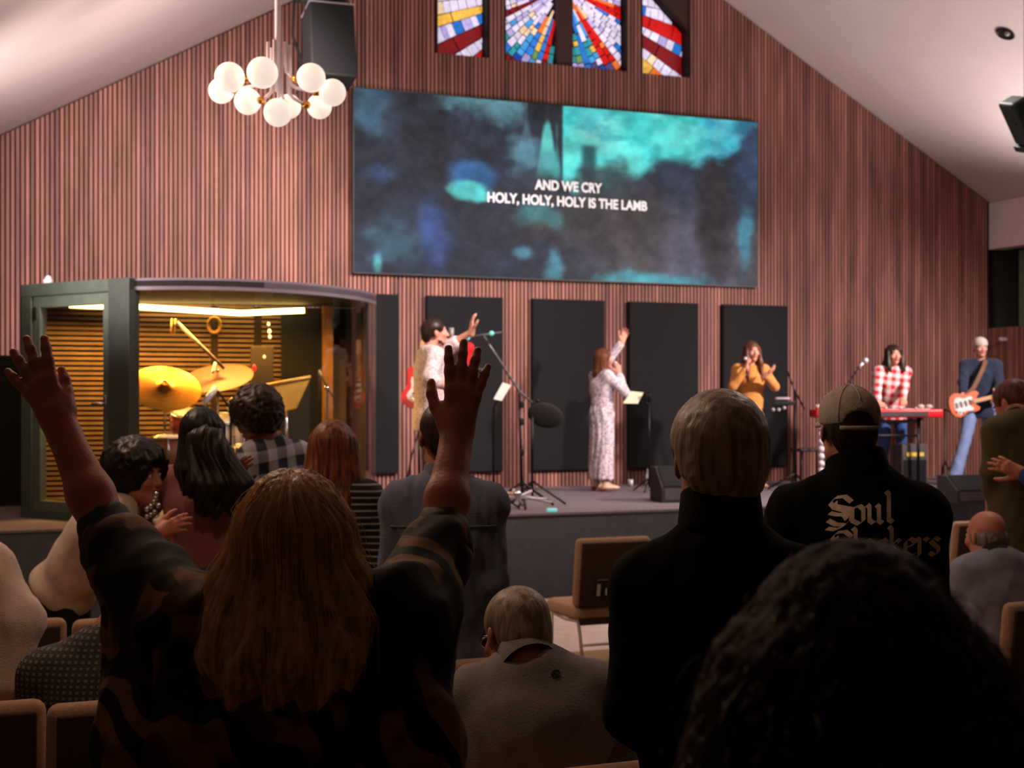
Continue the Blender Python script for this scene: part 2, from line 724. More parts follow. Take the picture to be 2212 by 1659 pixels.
wb = MB()
edges = [-HALF, wl0, wl1, cl0, cl1, rl0, rl1, HALF]
for i in range(7):
    a, b = edges[i], edges[i + 1]
    segs = [a] + ([0.0] if a < 0 < b else []) + [b]
    if i % 2 == 0:
        poly = [(a, 0), (b, 0)] + [(s, roof_z(s)) for s in reversed(segs)]
        wall_box_poly(wb, poly, -0.3, 0)
    else:
        wn = WINS[(i + 1) // 2]
        wall_box_poly(wb, [(a, 0), (b, 0), (b, z_bot), (a, z_bot)], -0.3, 0)
        top = wn[2:]
        poly = list(reversed(top)) + [(s, roof_z(s)) for s in reversed(segs)]
        wall_box_poly(wb, poly, -0.3, 0)
wall_back = wb.build('wall_back', wood_gap)
tag(wall_back, 'tall gabled end wall behind the stage clad in thin upright reddish wooden slats', 'wall', kind='structure')

# every slat of the cladding
pitch = 0.0502
n_sl = int(2 * HALF / pitch)
for i in range(n_sl):
    u = -HALF + 0.025 + i * pitch
    top = roof_z(u) - 0.02
    for wn in WINS.values():
        if wn[0][0] - 0.02 < u < wn[1][0] + 0.02:
            top = z_bot
    w = 0.015
    t0, t1 = top + PITCH * w * (1 if u < 0 else -1) * -1, top + PITCH * w * (1 if u < 0 else -1)
    if top == z_bot:
        t0 = t1 = top
    mb = MB()
    mb.prism([wp(u - w, STAGE, 0.0), wp(u + w, STAGE, 0.0), wp(u + w, t1, 0.0), wp(u - w, t0, 0.0)], WN * 0.028)
    mb.build('slat', wood_slat, wall_back)

# roof slopes, running from the end wall to behind the photographer
mb = MB()
for sgn, far in ((-1, 10.5), (1, HALF + 0.0)):
    a = [(0, ROOFZ), (sgn * far, roof_z(far)), (sgn * far, roof_z(far) + 0.2), (0, ROOFZ + 0.2)]
    mb.prism([wp(u, z, -0.3) for u, z in a], WN * 24.5)
ceiling = tag(mb.build('ceiling', white_paint), 'white sloping ceiling of the hall with its ridge over the stage', 'ceiling', kind='structure')

# floor
mb = MB()
mb.prism([wp(-10.5, -0.12, -0.3), wp(11, -0.12, -0.3), wp(11, -0.12, 24), wp(-10.5, -0.12, 24)], (0, 0, 0.12))
floor = tag(mb.build('floor', floor_m), 'pale grey hall floor between the chair rows', 'floor', kind='structure')


# stage block
def wuv(p):
    q = Vector(p) - WO
    return q.dot(WE), q.dot(WN)


su, sv = wuv((0.19, 13.0, 0))
mb = MB()
mb.prism([wp(-10.4, 0, 0), wp(11, 0, 0), wp(11, 0, sv), wp(-10.4, 0, sv)], (0, 0, STAGE - 0.02))
stage = tag(mb.build('floor_stage', stage_face_m), 'low dark grey stage platform across the end of the hall', 'stage', kind='structure')
mb = MB()
mb.prism([wp(-10.4, STAGE - 0.02, 0.0), wp(11, STAGE - 0.02, 0.0), wp(11, STAGE - 0.02, sv + 0.02), wp(-10.4, STAGE - 0.02, sv + 0.02)], (0, 0, 0.02))
mb.build('carpet', carpet_dark, stage)
# a strip of boards along the foot of the stage, tan carpet on the hall side of it
boards = empty('trim_1', wp(0.6, 0, 5.58), TH)
tag(boards, 'strip of narrow pale boards across the floor before the stage', 'floor strip', kind='structure')
for i in range(44):
    mb = MB()
    x = (i - 22) * 0.082
    sk = 0.13
    mb.prism([(x - .038 - sk * .5, -.23, .001), (x + .038 - sk * .5, -.23, .001), (x + .038 + sk * .5 - .25 * 0, .23, .001), (x - .038 + sk * .5, .23, .001)], (0, 0, 0.014))
    mb.build('plank', plank_m, boards)
mb = MB()
mb.prism([wp(-10, 0.0, 6.45), wp(9, 0.0, 6.45), wp(9, 0.0, 23), wp(-10, 0.0, 23)], (0, 0, 0.008))
tag(mb.build('floor_carpet', carpet_tan), 'olive tan carpet on the floor under the chair rows', 'carpet', kind='structure')

# right side: white band, opening, low wooden wall
RC = wp(HALF, 0, 0)
wr = MB()
wr.prism([RC + Vector((0, 0, 4.0)), RC + WN * 24 + Vector((0, 0, 4.0)), RC + WN * 24 + Vector((0, 0, 4.66)), RC + Vector((0, 0, 4.66))], WE * 0.25)
wall_right = tag(wr.build('wall_right', white_wall), 'white wall band under the right eave above a dark opening', 'wall', kind='structure')
mb = MB()
mb.prism([RC + WN * 0.0 + Vector((0, 0, 0)), RC + WN * 2.6, RC + WN * 2.6 + Vector((0, 0, 2.89)), RC + Vector((0, 0, 2.89))], WE * 0.12)
lowwall = mb.build('wall_low', wood_gap)
tag(lowwall, 'low reddish wooden wall at the right end of the stage', 'wall', kind='structure')
for i in range(50):
    mb = MB()
    v = 0.03 + i * 0.0502
    mb.prism([RC + WN * (v - .016) + Vector((0, 0, STAGE)), RC + WN * (v + .016) + Vector((0, 0, STAGE)), RC + WN * (v + .016) + Vector((0, 0, 2.88)), RC + WN * (v - .016) + Vector((0, 0, 2.88))], WE * -0.028)
    mb.build('slat', wood_slat, lowwall)
mb = MB()
mb.prism([RC + WE * 0.13 + WN * .0 + Vector((0, 0, 2.89)), RC + WE * 1.2 + Vector((0, 0, 2.89)), RC + WE * 1.2 + Vector((0, 0, 4.1)), RC + WE * 0.13 + Vector((0, 0, 4.1))], WN * -0.15)
mb.prism([RC + WE * 1.2 + WN * -.2, RC + WE * 1.2 + WN * 24, RC + WE * 1.2 + WN * 24 + Vector((0, 0, 4.7)), RC + WE * 1.2 + WN * -.2 + Vector((0, 0, 4.7))], WE * 0.15)
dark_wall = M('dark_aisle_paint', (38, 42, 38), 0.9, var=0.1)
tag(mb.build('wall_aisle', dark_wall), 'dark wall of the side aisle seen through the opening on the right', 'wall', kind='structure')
pil = MB()
c = RC + WE * 0.62 + WN * 0.12
pil.box(c + Vector((0, 0, 3.45)), (0.2, 0.2, 1.12), Matrix.Rotation(TH, 3, 'Z'))
tag(pil.build('trim_2', M('pale_green_paint', (128, 142, 128), 0.8)), 'pale green upright post inside the dark opening on the right', 'post', kind='structure')
# unseen sides that close the room
mb = MB()
mb.prism([wp(-10.4, 0, 0), wp(-10.4, 0, 24), wp(-10.4, 2.6, 24), wp(-10.4, 2.6, 0)], WE * -0.15)
mb.prism([wp(-10.5, 0, -0.3), wp(-HALF, 0, -0.3), wp(-HALF, 4.7, -0.3), wp(-10.5, 2.6, -0.3)], WN * 0.3)
tag(mb.build('wall_left', M('dim_side_wall', (120, 108, 104), 0.9)), 'plain side wall of the hall on the left, beyond the frame', 'wall', kind='structure')
mb = MB()
mb.prism([wp(-10.5, 0, 24), wp(8, 0, 24), wp(8, 8.4, 24), wp(-10.5, 8.4, 24)], WN * 0.15)
tag(mb.build('wall_rear', M('dim_rear_wall', (70, 64, 62), 0.9)), 'dim rear wall of the hall behind the congregation', 'wall', kind='structure')

# ------------------------------------------------------------------ stained glass
GL = {}


def pane_mat(k):
    cols = {'white': (214, 206, 232), 'lav': (168, 160, 214), 'blue': (32, 110, 196), 'deep': (24, 60, 150), 'sky': (60, 150, 214), 'red': (190, 18, 16), 'dred': (110, 12, 18),
            'amber': (226, 176, 72), 'cream': (228, 200, 166), 'teal': (40, 140, 150), 'green': (96, 140, 80), 'violet': (78, 62, 112), 'orange': (222, 110, 40)}
    if k not in GL:
        m = M('glass_' + k, cols[k], 0.3, var=0.25, scale=25, emit=0.86, rand=0.15)
        GL[k] = m
    return GL[k]


def clip(poly, a, b, c):
    """keep the part of a polygon where a*x+b*y<=c"""
    out = []
    for i in range(len(poly)):
        p, q = poly[i], poly[(i + 1) % len(poly)]
        dp, dq = a * p[0] + b * p[1] - c, a * q[0] + b * q[1] - c
        if dp <= 0:
            out.append(p)
        if dp * dq < 0:
            t = dp / (dp - dq)
            out.append((p[0] + t * (q[0] - p[0]), p[1] + t * (q[1] - p[1])))
    return out


def clip_win(poly, win, inset):
    n = len(win)
    for i in range(n):
        p, q = win[i], win[(i + 1) % n]
        dx, dy = q[0] - p[0], q[1] - p[1]
        l = math.hypot(dx, dy)
        a, b = dy / l, -dx / l
        poly = clip(poly, a, b, a * p[0] + b * p[1] - inset)
        if len(poly) < 3:
            return []
    return poly


def parea(p):
    return 0.5 * abs(sum(p[i][0] * p[(i + 1) % len(p)][1] - p[(i + 1) % len(p)][0] * p[i][1] for i in range(len(p))))


lead_m = M('window_lead', (22, 18, 22), 0.7)
reveal_m = M('window_reveal', (30, 22, 20), 0.8)
OZ = 7.02
g = random.Random(3)
for n, win in WINS.items():
    wx = sum(p[0] for p in win) / len(win)
    root = empty('window_%d' % n, wp(wx, z_bot, 0), 0)
    root.rotation_euler = (0, 0, TH)
    inv = Matrix.LocRotScale(root.location, root.rotation_euler, None).inverted()
    tag(root, {1: 'stained glass window with red and gold bands, left of the tall centre one', 2: 'wide centre stained glass window with a dark cross and rays',
               3: 'stained glass window with a slanted top, right of the centre one'}[n], 'window', kind='structure')

    def W(u, z, v):
        return inv @ wp(u, z, v)
    # reveal and lead ground behind the panes
    mb = MB()
    k = len(win)
    for i in range(k):
        a, b = win[i], win[(i + 1) % k]
        mb.add([W(*a, 0.03), W(*b, 0.03), W(*b, -0.14), W(*a, -0.14)], [(0, 1, 2, 3)])
    mb.build('window_reveal', reveal_m, root)
    mb = MB()
    mb.prism([W(u, z, -0.135) for u, z in win], inv.to_3x3() @ (WN * -0.02))
    mb.build('lead_backing', lead_m, root)
    # panes laid out on rays from the middle of the cross
    step = 4.3 if n == 2 else 5.6
    ang = -180.0
    wi = 0
    while ang < 180:
        width = step * g.uniform(0.75, 1.3)
        a0, a1 = math.radians(ang), math.radians(min(180, ang + width))
        ang += width
        wi += 1
        down = -PI < (a0 + a1) / 2 < 0
        roll = g.random()
        ray = 'red' if roll < 0.09 else 'dred' if roll < 0.17 else 'blue' if roll < 0.25 else None
        if n != 2:
            ray = [None, 'red', None, None, 'amber', None, 'dred'][wi % 7]
        r = 0.10
        while r < 2.4:
            dr = g.uniform(0.07, 0.13) if ray is None or n == 2 and r > 0.6 else g.uniform(0.22, 0.4)
            if n == 2 and ray is None and r < 0.5:
                dr = g.uniform(0.14, 0.26)
            quad = [(cu + rr * math.cos(t), OZ + rr * math.sin(t)) for rr, t in ((r, a0), (r + dr, a0), (r + dr, a1), (r, a1))]
            r += dr
            poly = clip_win(quad, win, 0.012)
            if len(poly) < 3 or parea(poly) < 0.0009:
                continue
            mx = sum(p[0] for p in poly) / len(poly)
            mz = sum(p[1] for p in poly) / len(poly)
            if n == 2 and abs(mx - cu) < 0.125:
                continue
            poly = [(mx + (x - mx) * (1 - 0.010 / max(0.02, math.hypot(x - mx, z - mz))), mz + (z - mz) * (1 - 0.010 / max(0.02, math.hypot(x - mx, z - mz)))) for x, z in poly]
            if ray:
                k2 = ray if g.random() < 0.8 else 'orange'
            else:
                k2 = g.choice(['white'] * 11 + ['lav'] * 3 + ['cream', 'cream', 'blue', 'sky'])
            if n == 2:
                low = (mz - z_bot)
                if low < 0.10 and g.random() < 0.8:
                    k2 = g.choice(['violet', 'lav', 'deep', 'dred', 'white'])
                elif low < 0.42 and abs(mx - cu) < 0.45 and ray is None:
                    k2 = g.choice(['teal', 'teal', 'green', 'sky', 'amber'])
                elif low < 0.36 and ray is None:
                    k2 = g.choice(['sky', 'blue', 'teal', 'white', 'white'])
            mb = MB()
            mb.prism([W(x, z, -0.13) for x, z in poly], inv.to_3x3() @ (WN * 0.012))
            mb.build('pane', pane_mat(k2), root)
    if n == 2:
        mb = MB()
        mb.prism([W(cu - 0.105, z_bot, -0.13), W(cu + 0.105, z_bot, -0.13), W(cu + 0.105, 7.6, -0.13), W(cu - 0.105, 7.6, -0.13)], inv.to_3x3() @ (WN * 0.09))
        mb.prism([W(cu - 0.6, 7.02, -0.13), W(cu + 0.6, 7.02, -0.13), W(cu + 0.6, 7.22, -0.13), W(cu - 0.6, 7.22, -0.13)], inv.to_3x3() @ (WN * 0.088))
        mb.build('cross', M('cross_wood', (62, 34, 34), 0.7), root)

# ------------------------------------------------------------------ LED wall
s00, s01, s11, s10 = uz(766, 190, .1), uz(764, 588, .1), uz(1635, 618, .1), uz(1638, 265, .1)
ul, ur = (s00[0] + s01[0]) / 2, (s10[0] + s11[0]) / 2
zt, zb = (s00[1] + s10[1]) / 2, (s01[1] + s11[1]) / 2
scr = empty('video_wall', wp((ul + ur) / 2, zb, 0), TH, 'large LED video wall showing teal ruins and white song lyrics', 'screen')
SW, SH = ur - ul, zt - zb
mb = MB()
mb.box((0, -0.065, SH / 2), (SW + 0.03, 0.066, SH + 0.03))
mb.build('screen_housing', screen_edge, scr)
NXS, NYS = 330, 144
sx = (np.arange(NXS) + .5) / NXS
sy = (np.arange(NYS) + .5) / NYS
Sx, Sy = np.meshgrid(sx, sy)                     # Sy runs down
rs = np.random.RandomState(11)


def vnoise(nx, ny, seed):
    r = np.random.RandomState(seed)
    gq = r.rand(ny + 2, nx + 2)
    X, Y = Sx * nx, Sy * ny
    x0, y0 = X.astype(int), Y.astype(int)
    fx, fy = X - x0, Y - y0
    fx, fy = fx * fx * (3 - 2 * fx), fy * fy * (3 - 2 * fy)
    return (gq[y0, x0] * (1 - fx) + gq[y0, x0 + 1] * fx) * (1 - fy) + (gq[y0 + 1, x0] * (1 - fx) + gq[y0 + 1, x0 + 1] * fx) * fy


def fbm(nx, ny, seed, o=4):
    return sum(vnoise(nx * 2 ** i, ny * 2 ** i, seed + i) / 2 ** (i + 1) for i in range(o)) / (1 - 2 ** -o)


def sm(a, b, x):
    t = np.clip((x - a) / (b - a), 0, 1)
    return t * t * (3 - 2 * t)


def blob(cx, cy, rx, ry, soft=1.0, seed=0, wob=0.5):
    w = (fbm(14, 7, 50 + seed) - .5) * wob * 2
    d = np.sqrt(((Sx - cx) / rx) ** 2 + ((Sy - cy) / ry) ** 2) + w
    return 1 - sm(1 - 0.5 * soft, 1 + 0.3 * soft, d)


IMG = np.zeros((NYS, NXS, 3))
n1, n2, n3 = fbm(5, 3, 1), fbm(12, 8, 21), fbm(40, 6, 31)
IMG[:] = np.array([38, 44, 58])
IMG += (n1[..., None] - .5) * np.array([26, 34, 54])


def lay(mask, col, a=1.0):
    global IMG
    m = (np.clip(mask, 0, 1) * a)[..., None]
    IMG = IMG * (1 - m) + np.array(col, float) * m


lay(sm(.35, .7, Sx) * sm(.45, .8, Sy), (84, 78, 80), .8)
lay(blob(.56, .62, .2, .22, 1.5, 1), (70, 62, 58), .7)
lay(blob(.85, .85, .1, .4, 1.6, 2, .2), (88, 86, 110), .8)
lay(blob(.88, .6, .05, .5, 1.2, 3, .2), (38, 34, 36), .9)
lay(sm(.10, .12, Sx) * (1 - sm(.2, .24, Sx)) * (1 - sm(.3, .6, Sy)), (30, 31, 38), .7)
edge = 0.40 - 0.13 * sm(.6, .78, Sx) - 0.05 * sm(.8, .9, Sx) - 0.2 * sm(.9, 1.0, Sx) + (n2 - .5) * .16 + 0.22 * (1 - sm(.55, .68, Sx)) * (n3 - .4)
big = sm(.487, .492, Sx) * (1 - sm(-.05, .07, Sy - edge))
lay(big, (64, 205, 198), 1)
lay(big * sm(.8, .92, Sx), (30, 120, 190), .75)
lay(big * blob(.58, .12, .06, .14, 1.6, 5), (150, 228, 215), .8)
lay(big * sm(.45, .6, n2), (110, 222, 210), .5)
lay(big * sm(.5, .62, fbm(9, 9, 77)), (34, 160, 172), .55)
lay((1 - sm(0, .02, np.abs(Sx - .555) - .008)) * sm(.2, .24, Sy) * (1 - sm(.4, .44, Sy)), (30, 70, 78), .9)
lay(blob(.60, .42, .06, .09, 1.5, 6, 1.2), (52, 62, 66), .85)
for cx, top, w, col, a in ((.452, .07, .028, (84, 190, 186), .95), (.40, .09, .03, (70, 98, 110), .7), (.475, .2, .015, (70, 170, 168), .8)):
    wd_ = w * np.clip((Sy - top) / .3, 0, 1)
    lay((1 - sm(-.003, .006, np.abs(Sx - cx) - wd_ + (n3 - .5) * .012)) * (1 - sm(.36, .46, Sy)), col, a)
lay(sm(.415, .42, Sx) * (1 - sm(.487, .49, Sx)) * (1 - sm(.07, .13, Sy)), (32, 34, 40), .9)
lay(blob(.40, .3, .05, .1, 1.2, 8, .9), (84, 136, 152), .8)
lay(blob(.275, .43, .055, .09, 1, 9, .6), (44, 96, 150), .9)
lay(blob(.265, .51, .05, .075, .7, 10, .8), (84, 210, 206), 1)
lay(blob(.285, .02, .09, .1, 1.2, 11, 1), (92, 150, 162), .8)
lay(blob(.04, .12, .05, .14, 1.3, 12, .6), (66, 110, 136), .8)
lay(blob(.05, .45, .05, .06, 1.3, 13, .8), (56, 84, 130), .7)
lay(blob(.175, .76, .04, .2, 1.4, 14, .5), (58, 92, 166), .75)
lay(blob(.08, .85, .07, .12, 1.3, 15, .8), (60, 112, 136), .6)
lay(blob(.055, .95, .015, .08, 1, 16, .8), (96, 200, 204), .8)
lay(blob(.44, .64, .07, .08, 1.0, 17, 1.1), (70, 140, 146), .7)
lay(blob(.47, .9, .025, .09, 1.2, 18, .8), (84, 170, 190), .8)
lay(blob(.39, .86, .03, .04, 1.2, 19, .8), (80, 150, 170), .7)
lay(blob(.965, .72, .025, .2, 1.2, 20, .8), (70, 150, 180), .8)
lay(blob(.73, 1.0, .14, .06, 1.1, 21, .8), (74, 170, 186), .85)
lay(sm(.9, 1.0, Sx) * blob(.98, .25, .09, .3, 1.3, 22, .3), (48, 72, 110), .7)
wz_ = fbm(26, 13, 91, 3)
IMG = IMG * (1 + (wz_[..., None] - .5) * .55) + ((fbm(60, 30, 97, 2) - .5) * 14)[..., None]
IMG = IMG * .94 + np.array((13, 12, 13)) + (rs.rand(NYS, NXS, 1) - .5) * 8  # lifted darks imitate a veil of blur haze over the picture
IMG = np.clip(IMG, 4, 255)
lc = np.where(IMG / 255 <= .04045, IMG / 255 / 12.92, ((IMG / 255 + .055) / 1.055) ** 2.4)
# the picture as one fine grid of coloured cells
gx, gz = np.meshgrid(np.linspace(-SW / 2, SW / 2, NXS + 1), np.linspace(SH, 0, NYS + 1))
V = np.stack([gx, np.full_like(gx, -0.100), gz], -1).reshape(-1, 3)
idx = np.arange((NXS + 1) * (NYS + 1)).reshape(NYS + 1, NXS + 1)
Q = np.stack([idx[1:, :-1], idx[1:, 1:], idx[:-1, 1:], idx[:-1, :-1]], -1).reshape(-1, 4)
pic_m = bpy.data.materials.new('screen_picture')
pic_m.use_nodes = True
N, L = pic_m.node_tree.nodes, pic_m.node_tree.links
at = N.new('ShaderNodeAttribute')
at.attribute_name = 'picture'
b = N['Principled BSDF']
b.inputs['Base Color'].default_value = (.006, .006, .006, 1)
b.inputs['Roughness'].default_value = .8
b.inputs['Specular IOR Level'].default_value = .15
b.inputs['Emission Strength'].default_value = 1.0
L.new(at.outputs['Color'], b.inputs['Emission Color'])
pic = soft_obj('screen_picture', (V, Q), pic_m, scr)
ca = pic.data.attributes.new('picture', 'FLOAT_COLOR', 'POINT')
full = np.ones((NYS + 1, NXS + 1, 4), np.float32)
full[:NYS, :NXS, :3] = lc
full[NYS, :NXS, :3] = lc[-1]
full[:, NXS, :3] = full[:, NXS - 1, :3]
ca.data.foreach_set('color', full.ravel())
txt_m = M('lyric_white', (214, 212, 214), .8, var=.02, emit=.62)


def text_obj(name, body, size, loc, mat, parent, rot=(PI / 2, 0, 0), off=0.0, ext=0.002, fit=None):
    cd = bpy.data.curves.new(name, 'FONT')
    cd.body = body
    cd.size = size
    cd.align_x = 'CENTER'
    cd.align_y = 'CENTER'
    cd.extrude = ext
    cd.offset = off
    tmp = bpy.data.objects.new(name + '_tmp', cd)
    COL.objects.link(tmp)
    dg = bpy.context.evaluated_depsgraph_get()
    me = bpy.data.meshes.new_from_object(tmp.evaluated_get(dg))
    bpy.data.objects.remove(tmp, do_unlink=True)
    me.materials.clear()
    me.materials.append(mat)
    o = bpy.data.objects.new(name, me)
    COL.objects.link(o)
    o.parent = parent
    o.rotation_euler = rot
    o.location = loc
    if fit:
        w = max(v.co.x for v in me.vertices) - min(v.co.x for v in me.vertices)
        o.scale = (fit / w, 1, 1)
    return o


mu = (ul + ur) / 2
a, b_ = uz(1155, 404, .1), uz(1300, 404, .1)
text_obj('lyric_line', 'AND WE CRY', 0.165, ((a[0] + b_[0]) / 2 - mu, -0.104, (a[1] + b_[1]) / 2 - zb), txt_m, scr, off=.0052, fit=b_[0] - a[0])
a, b_ = uz(1052, 437, .1), uz(1397, 437, .1)
text_obj('lyric_line', 'HOLY, HOLY, HOLY IS THE LAMB', 0.165, ((a[0] + b_[0]) / 2 - mu, -0.104, (a[1] + b_[1]) / 2 - zb), txt_m, scr, off=.0052, fit=b_[0] - a[0])

# ------------------------------------------------------------------ black acoustic panels
edges_px = [(700, 860), (920, 1085), (1148, 1304), (1357, 1507), (1559, 1700)]
plabels = ['black acoustic panel half hidden behind the glass drum booth', 'black acoustic panel behind the man with the red guitar', 'black acoustic panel between the guitarist in white and the woman in the long dress',
           'black acoustic panel behind the music stand, right of the woman in the long dress', 'black acoustic panel behind the woman in the mustard sweater']
for (x0, x1), lab in zip(edges_px, plabels):
    a0, zt_ = uz(x0, 650, .06)
    a1, _ = uz(x1, 650, .06)
    if x0 == 700:
        a0 = a1 - 0.93
    zt_ = uz(1148, 645, .06)[1]
    zb_ = uz(1148, 1017, .06)[1]
    o = empty('acoustic_panel', wp((a0 + a1) / 2, zb_, 0), TH, lab, 'panel', 'black acoustic panels along the stage wall')
    mb = MB()
    mb.box((0, -0.062, (zt_ - zb_) / 2), (a1 - a0, 0.064, zt_ - zb_), bev=0.012)
    mb.build('panel_core', black_fab, o)
    mb = MB()
    mb.box((0, -0.0965, (zt_ - zb_) / 2), (a1 - a0 - 0.03, 0.005, zt_ - zb_ - 0.03))
    mb.build('cloth_face', black_fab, o)
# ------------------------------------------------------------------ hanging lamp with glass globes
def aim(d, up=(0, 0, 1)):
    """3x3 with Y along d and Z near up"""
    y = Vector(d).normalized()
    x = y.cross(Vector(up)).normalized()
    z = x.cross(y)
    return Matrix((x, y, z)).transposed()


globe_m = M('opal_glass', (255, 236, 222), 0.35, var=0.02, emit=0.78)
pinkmetal = M('pale_rose_metal', (240, 226, 236), 0.45, 0.0, var=0.05)
brass = M('warm_brass', (214, 150, 60), 0.3, 0.9, var=0.1)
CHY = 7.3
ch0 = P(600, 190, CHY)
chand = empty('chandelier', ch0, 0, 'modern hanging lamp with a cluster of white glass globes on thin pale stems', 'chandelier')
G = [(496, 167, 32), (478, 196, 28), (567, 157, 33), (672, 168, 31), (718, 200, 29.5), (535, 219, 29), (600, 243, 30.5), (624, 230, 27), (690, 230, 27.5)]
TOPS = [(580, 92), (586, 102), (594, 88), (617, 92), (626, 97), (588, 108), (602, 106), (606, 104), (622, 104)]
mb = MB(True)
uu, _ = wuv(ch0)
mb.tube([(0, 0, -0.02), (0, 0, roof_z(uu) - ch0.z)], 0.016, 10)
mb.lathe([(0.055, 0), (0.055, 0.03), (0.03, 0.05)], 20, Matrix.Translation((0, 0, roof_z(uu) - ch0.z - 0.12)))
mb.build('stem', pinkmetal, chand)
for (gx_, gy_, gr), (tx, ty) in zip(G, TOPS):
    Yg = CHY + (30 - gr) * 0.055
    c = P(gx_, gy_, Yg) - ch0
    R_ = gr * CHY / F
    gm = MB(True)
    gm.sphere(c, R_, 24, 16)
    hd = Vector((-c.x, -c.y, 0))
    hd = hd.normalized() if hd.length > .02 else Vector((0, -1, 0))
    base = Vector(((tx - 600) / F * CHY, c.y * 0.12, 0))
    elb = Vector((base.x, base.y, c.z + 0.02))
    near = c + hd * R_
    am = MB(True)
    am.tube([base + Vector((0, 0, (190 - ty) / F * CHY)), elb + Vector((0, 0, .06)), elb + Vector((0, 0, .02)) - hd * .005, elb - hd * .03, near + hd * .02], 0.0092, 8)
    arm = am.build('arm', pinkmetal, chand)
    cm = MB(True)
    cm.tube([near + hd * .028, near - hd * .012], 0.02, 12)
    cm.build('socket', brass, arm)
    gm.build('globe', globe_m, chand)

# ------------------------------------------------------------------ loudspeakers and lamps under the roof
spk = empty('loudspeaker', P(700, 178, 12), 0, 'black loudspeaker hung under the roof behind the globe lamp', 'loudspeaker')
R_ = Matrix.Rotation(0.35, 3, 'Z') @ Matrix.Rotation(-0.18, 3, 'X')
spk_top = roof_z(wuv(spk.location)[0] - .25) - spk.location.z
mb = MB()
mb.box((0.03, 0.1, 0.33), (0.40, 0.34, 0.66), R_, bev=0.02)
mb.build('cabinet', M('speaker_black', (13, 13, 15), .7), spk)
mb = MB()
mb.box(Vector((0.03, 0.1, 0.33)) + R_ @ Vector((0, -0.175, 0)), (0.37, 0.012, 0.62), R_)
mb.build('grille', black_fab, spk)
mb = MB()
mb.box(Vector((0.03, 0.1, 0.33)) + R_ @ Vector((0, 0.0, 0.336)), (0.40, 0.34, 0.012), R_)
mb.build('top_plate', M('grey_plate', (150, 140, 150), .5), spk)
mb = MB()
for x in (-.17, .12):
    mb.tube([Vector((x, .1, .62)), Vector((x, .1, 1.0)), Vector((x, .1, spk_top))], 0.018, 6)
for z in (.74, .82):
    mb.tube([Vector((-.26, .1, z)), Vector((.2, .1, z))], 0.022, 6)
mb.tube([Vector((-.25, 0, .85)), Vector((-.27, 0, .4)), Vector((-.2, 0, .2)), Vector((-.23, 0, -.1))], 0.014, 6)
mb.build('bracket', black_mt, spk)

pl = P(2208, 262, 12)
lamp = empty('stage_light', pl, 0, 'black stage lamp with barn doors hung at the right edge', 'lamp')
R_ = Matrix.Rotation(-0.55, 3, 'Y') @ Matrix.Rotation(0.3, 3, 'X')
mb = MB()
lamp_m = M('dark_green_metal', (34, 48, 46), .5, .3)
mb.box((0.02, 0.08, 0.02), (0.16, 0.26, 0.42), R_, bev=0.03)
mb.build('housing', lamp_m, lamp)
mb = MB()
mb.box(Vector((0.02, .08, .02)) + R_ @ Vector((0, 0, -.24)), (0.19, 0.3, 0.06), R_, bev=0.01)
mb.build('lens_hood', lamp_m, lamp)
mb = MB()
ulp, _ = wuv(pl)
mb.tube([(0.06, .08, .1), (0.06, .08, roof_z(ulp) - pl.z)], 0.015, 8)
mb.tube([(-.02, 0, .22), (-.045, 0, .1), (-.09, 0, .0), (-.08, 0, -.05), (-.04, 0, -.02)], 0.004, 6)
mb.build('hanger', black_mt, lamp)

# recessed can in the right roof slope
d = Vector(((2172 - CX) / F, 1, -(72 - CY) / F))
nrm = (Vector((0, 0, 1)) + WE * PITCH).normalized()
pt = wp(0, ROOFZ, 0)
t = (pt - Vector((0, 0, CZ))).dot(nrm) / d.dot(nrm)
loc = Vector((0, 0, CZ)) + d * t
can = empty('ceiling_light', loc, 0, 'small unlit round downlight set in the right slope of the ceiling', 'ceiling light')
q = (-nrm).to_track_quat('Z', 'Y').to_matrix().to_4x4()
rad = 21 * loc.y / F
mb = MB(True)
mb.lathe([(rad, 0.0), (rad, 0.012), (rad * .86, 0.014), (rad * .84, 0.004)], 28, q, cap=False)
mb.build('trim_ring', black_mt, can)
mb = MB(True)
mb.lathe([(rad * .86, 0.006), (rad * .01, 0.006)], 28, q, cap=False)
mb.build('baffle', M('deep_black', (8, 8, 8), .5), can)
mb = MB(True)
mb.sphere(q @ Vector((rad * .3, 0, .01)), rad * .28, 10, 8)
mb.build('bulb', M('bulb_glass', (150, 140, 130), .2), can)

# ------------------------------------------------------------------ glass drum booth
BZ0, BZ1 = STAGE, 2.9
booth = empty('drum_booth', (-2.9, 12.9, STAGE), 0, 'glass drum booth with curved front, green door frame and amber light strip inside', 'booth')
bo = Vector((-2.9, 12.9, STAGE))


def B(x, y, z):
    return Vector((x, y, z)) - bo


A_ = (-4.42, 12.62)
Bc = (-3.22, 11.84)
ctrl = [(-3.22, 11.84), (-2.75, 11.80), (-2.3, 11.93), (-1.93, 12.2), (-1.62, 12.62), (-1.42, 13.1), (-1.33, 13.62)]


def cat(pts, n):
    out = []
    p = [pts[0]] + pts + [pts[-1]]
    for i in range(1, len(p) - 2):
        for j in range(n):
            t = j / n
            out.append(tuple(0.5 * (2 * p[i][k] + (p[i + 1][k] - p[i - 1][k]) * t + (2 * p[i - 1][k] - 5 * p[i][k] + 4 * p[i + 1][k] - p[i + 2][k]) * t * t + (3 * p[i][k] - p[i - 1][k] - 3 * p[i + 1][k] + p[i + 2][k]) * t ** 3) for k in (0, 1)))
    out.append(pts[-1])
    return out


curve = cat(ctrl, 5)
outl = [A_] + curve


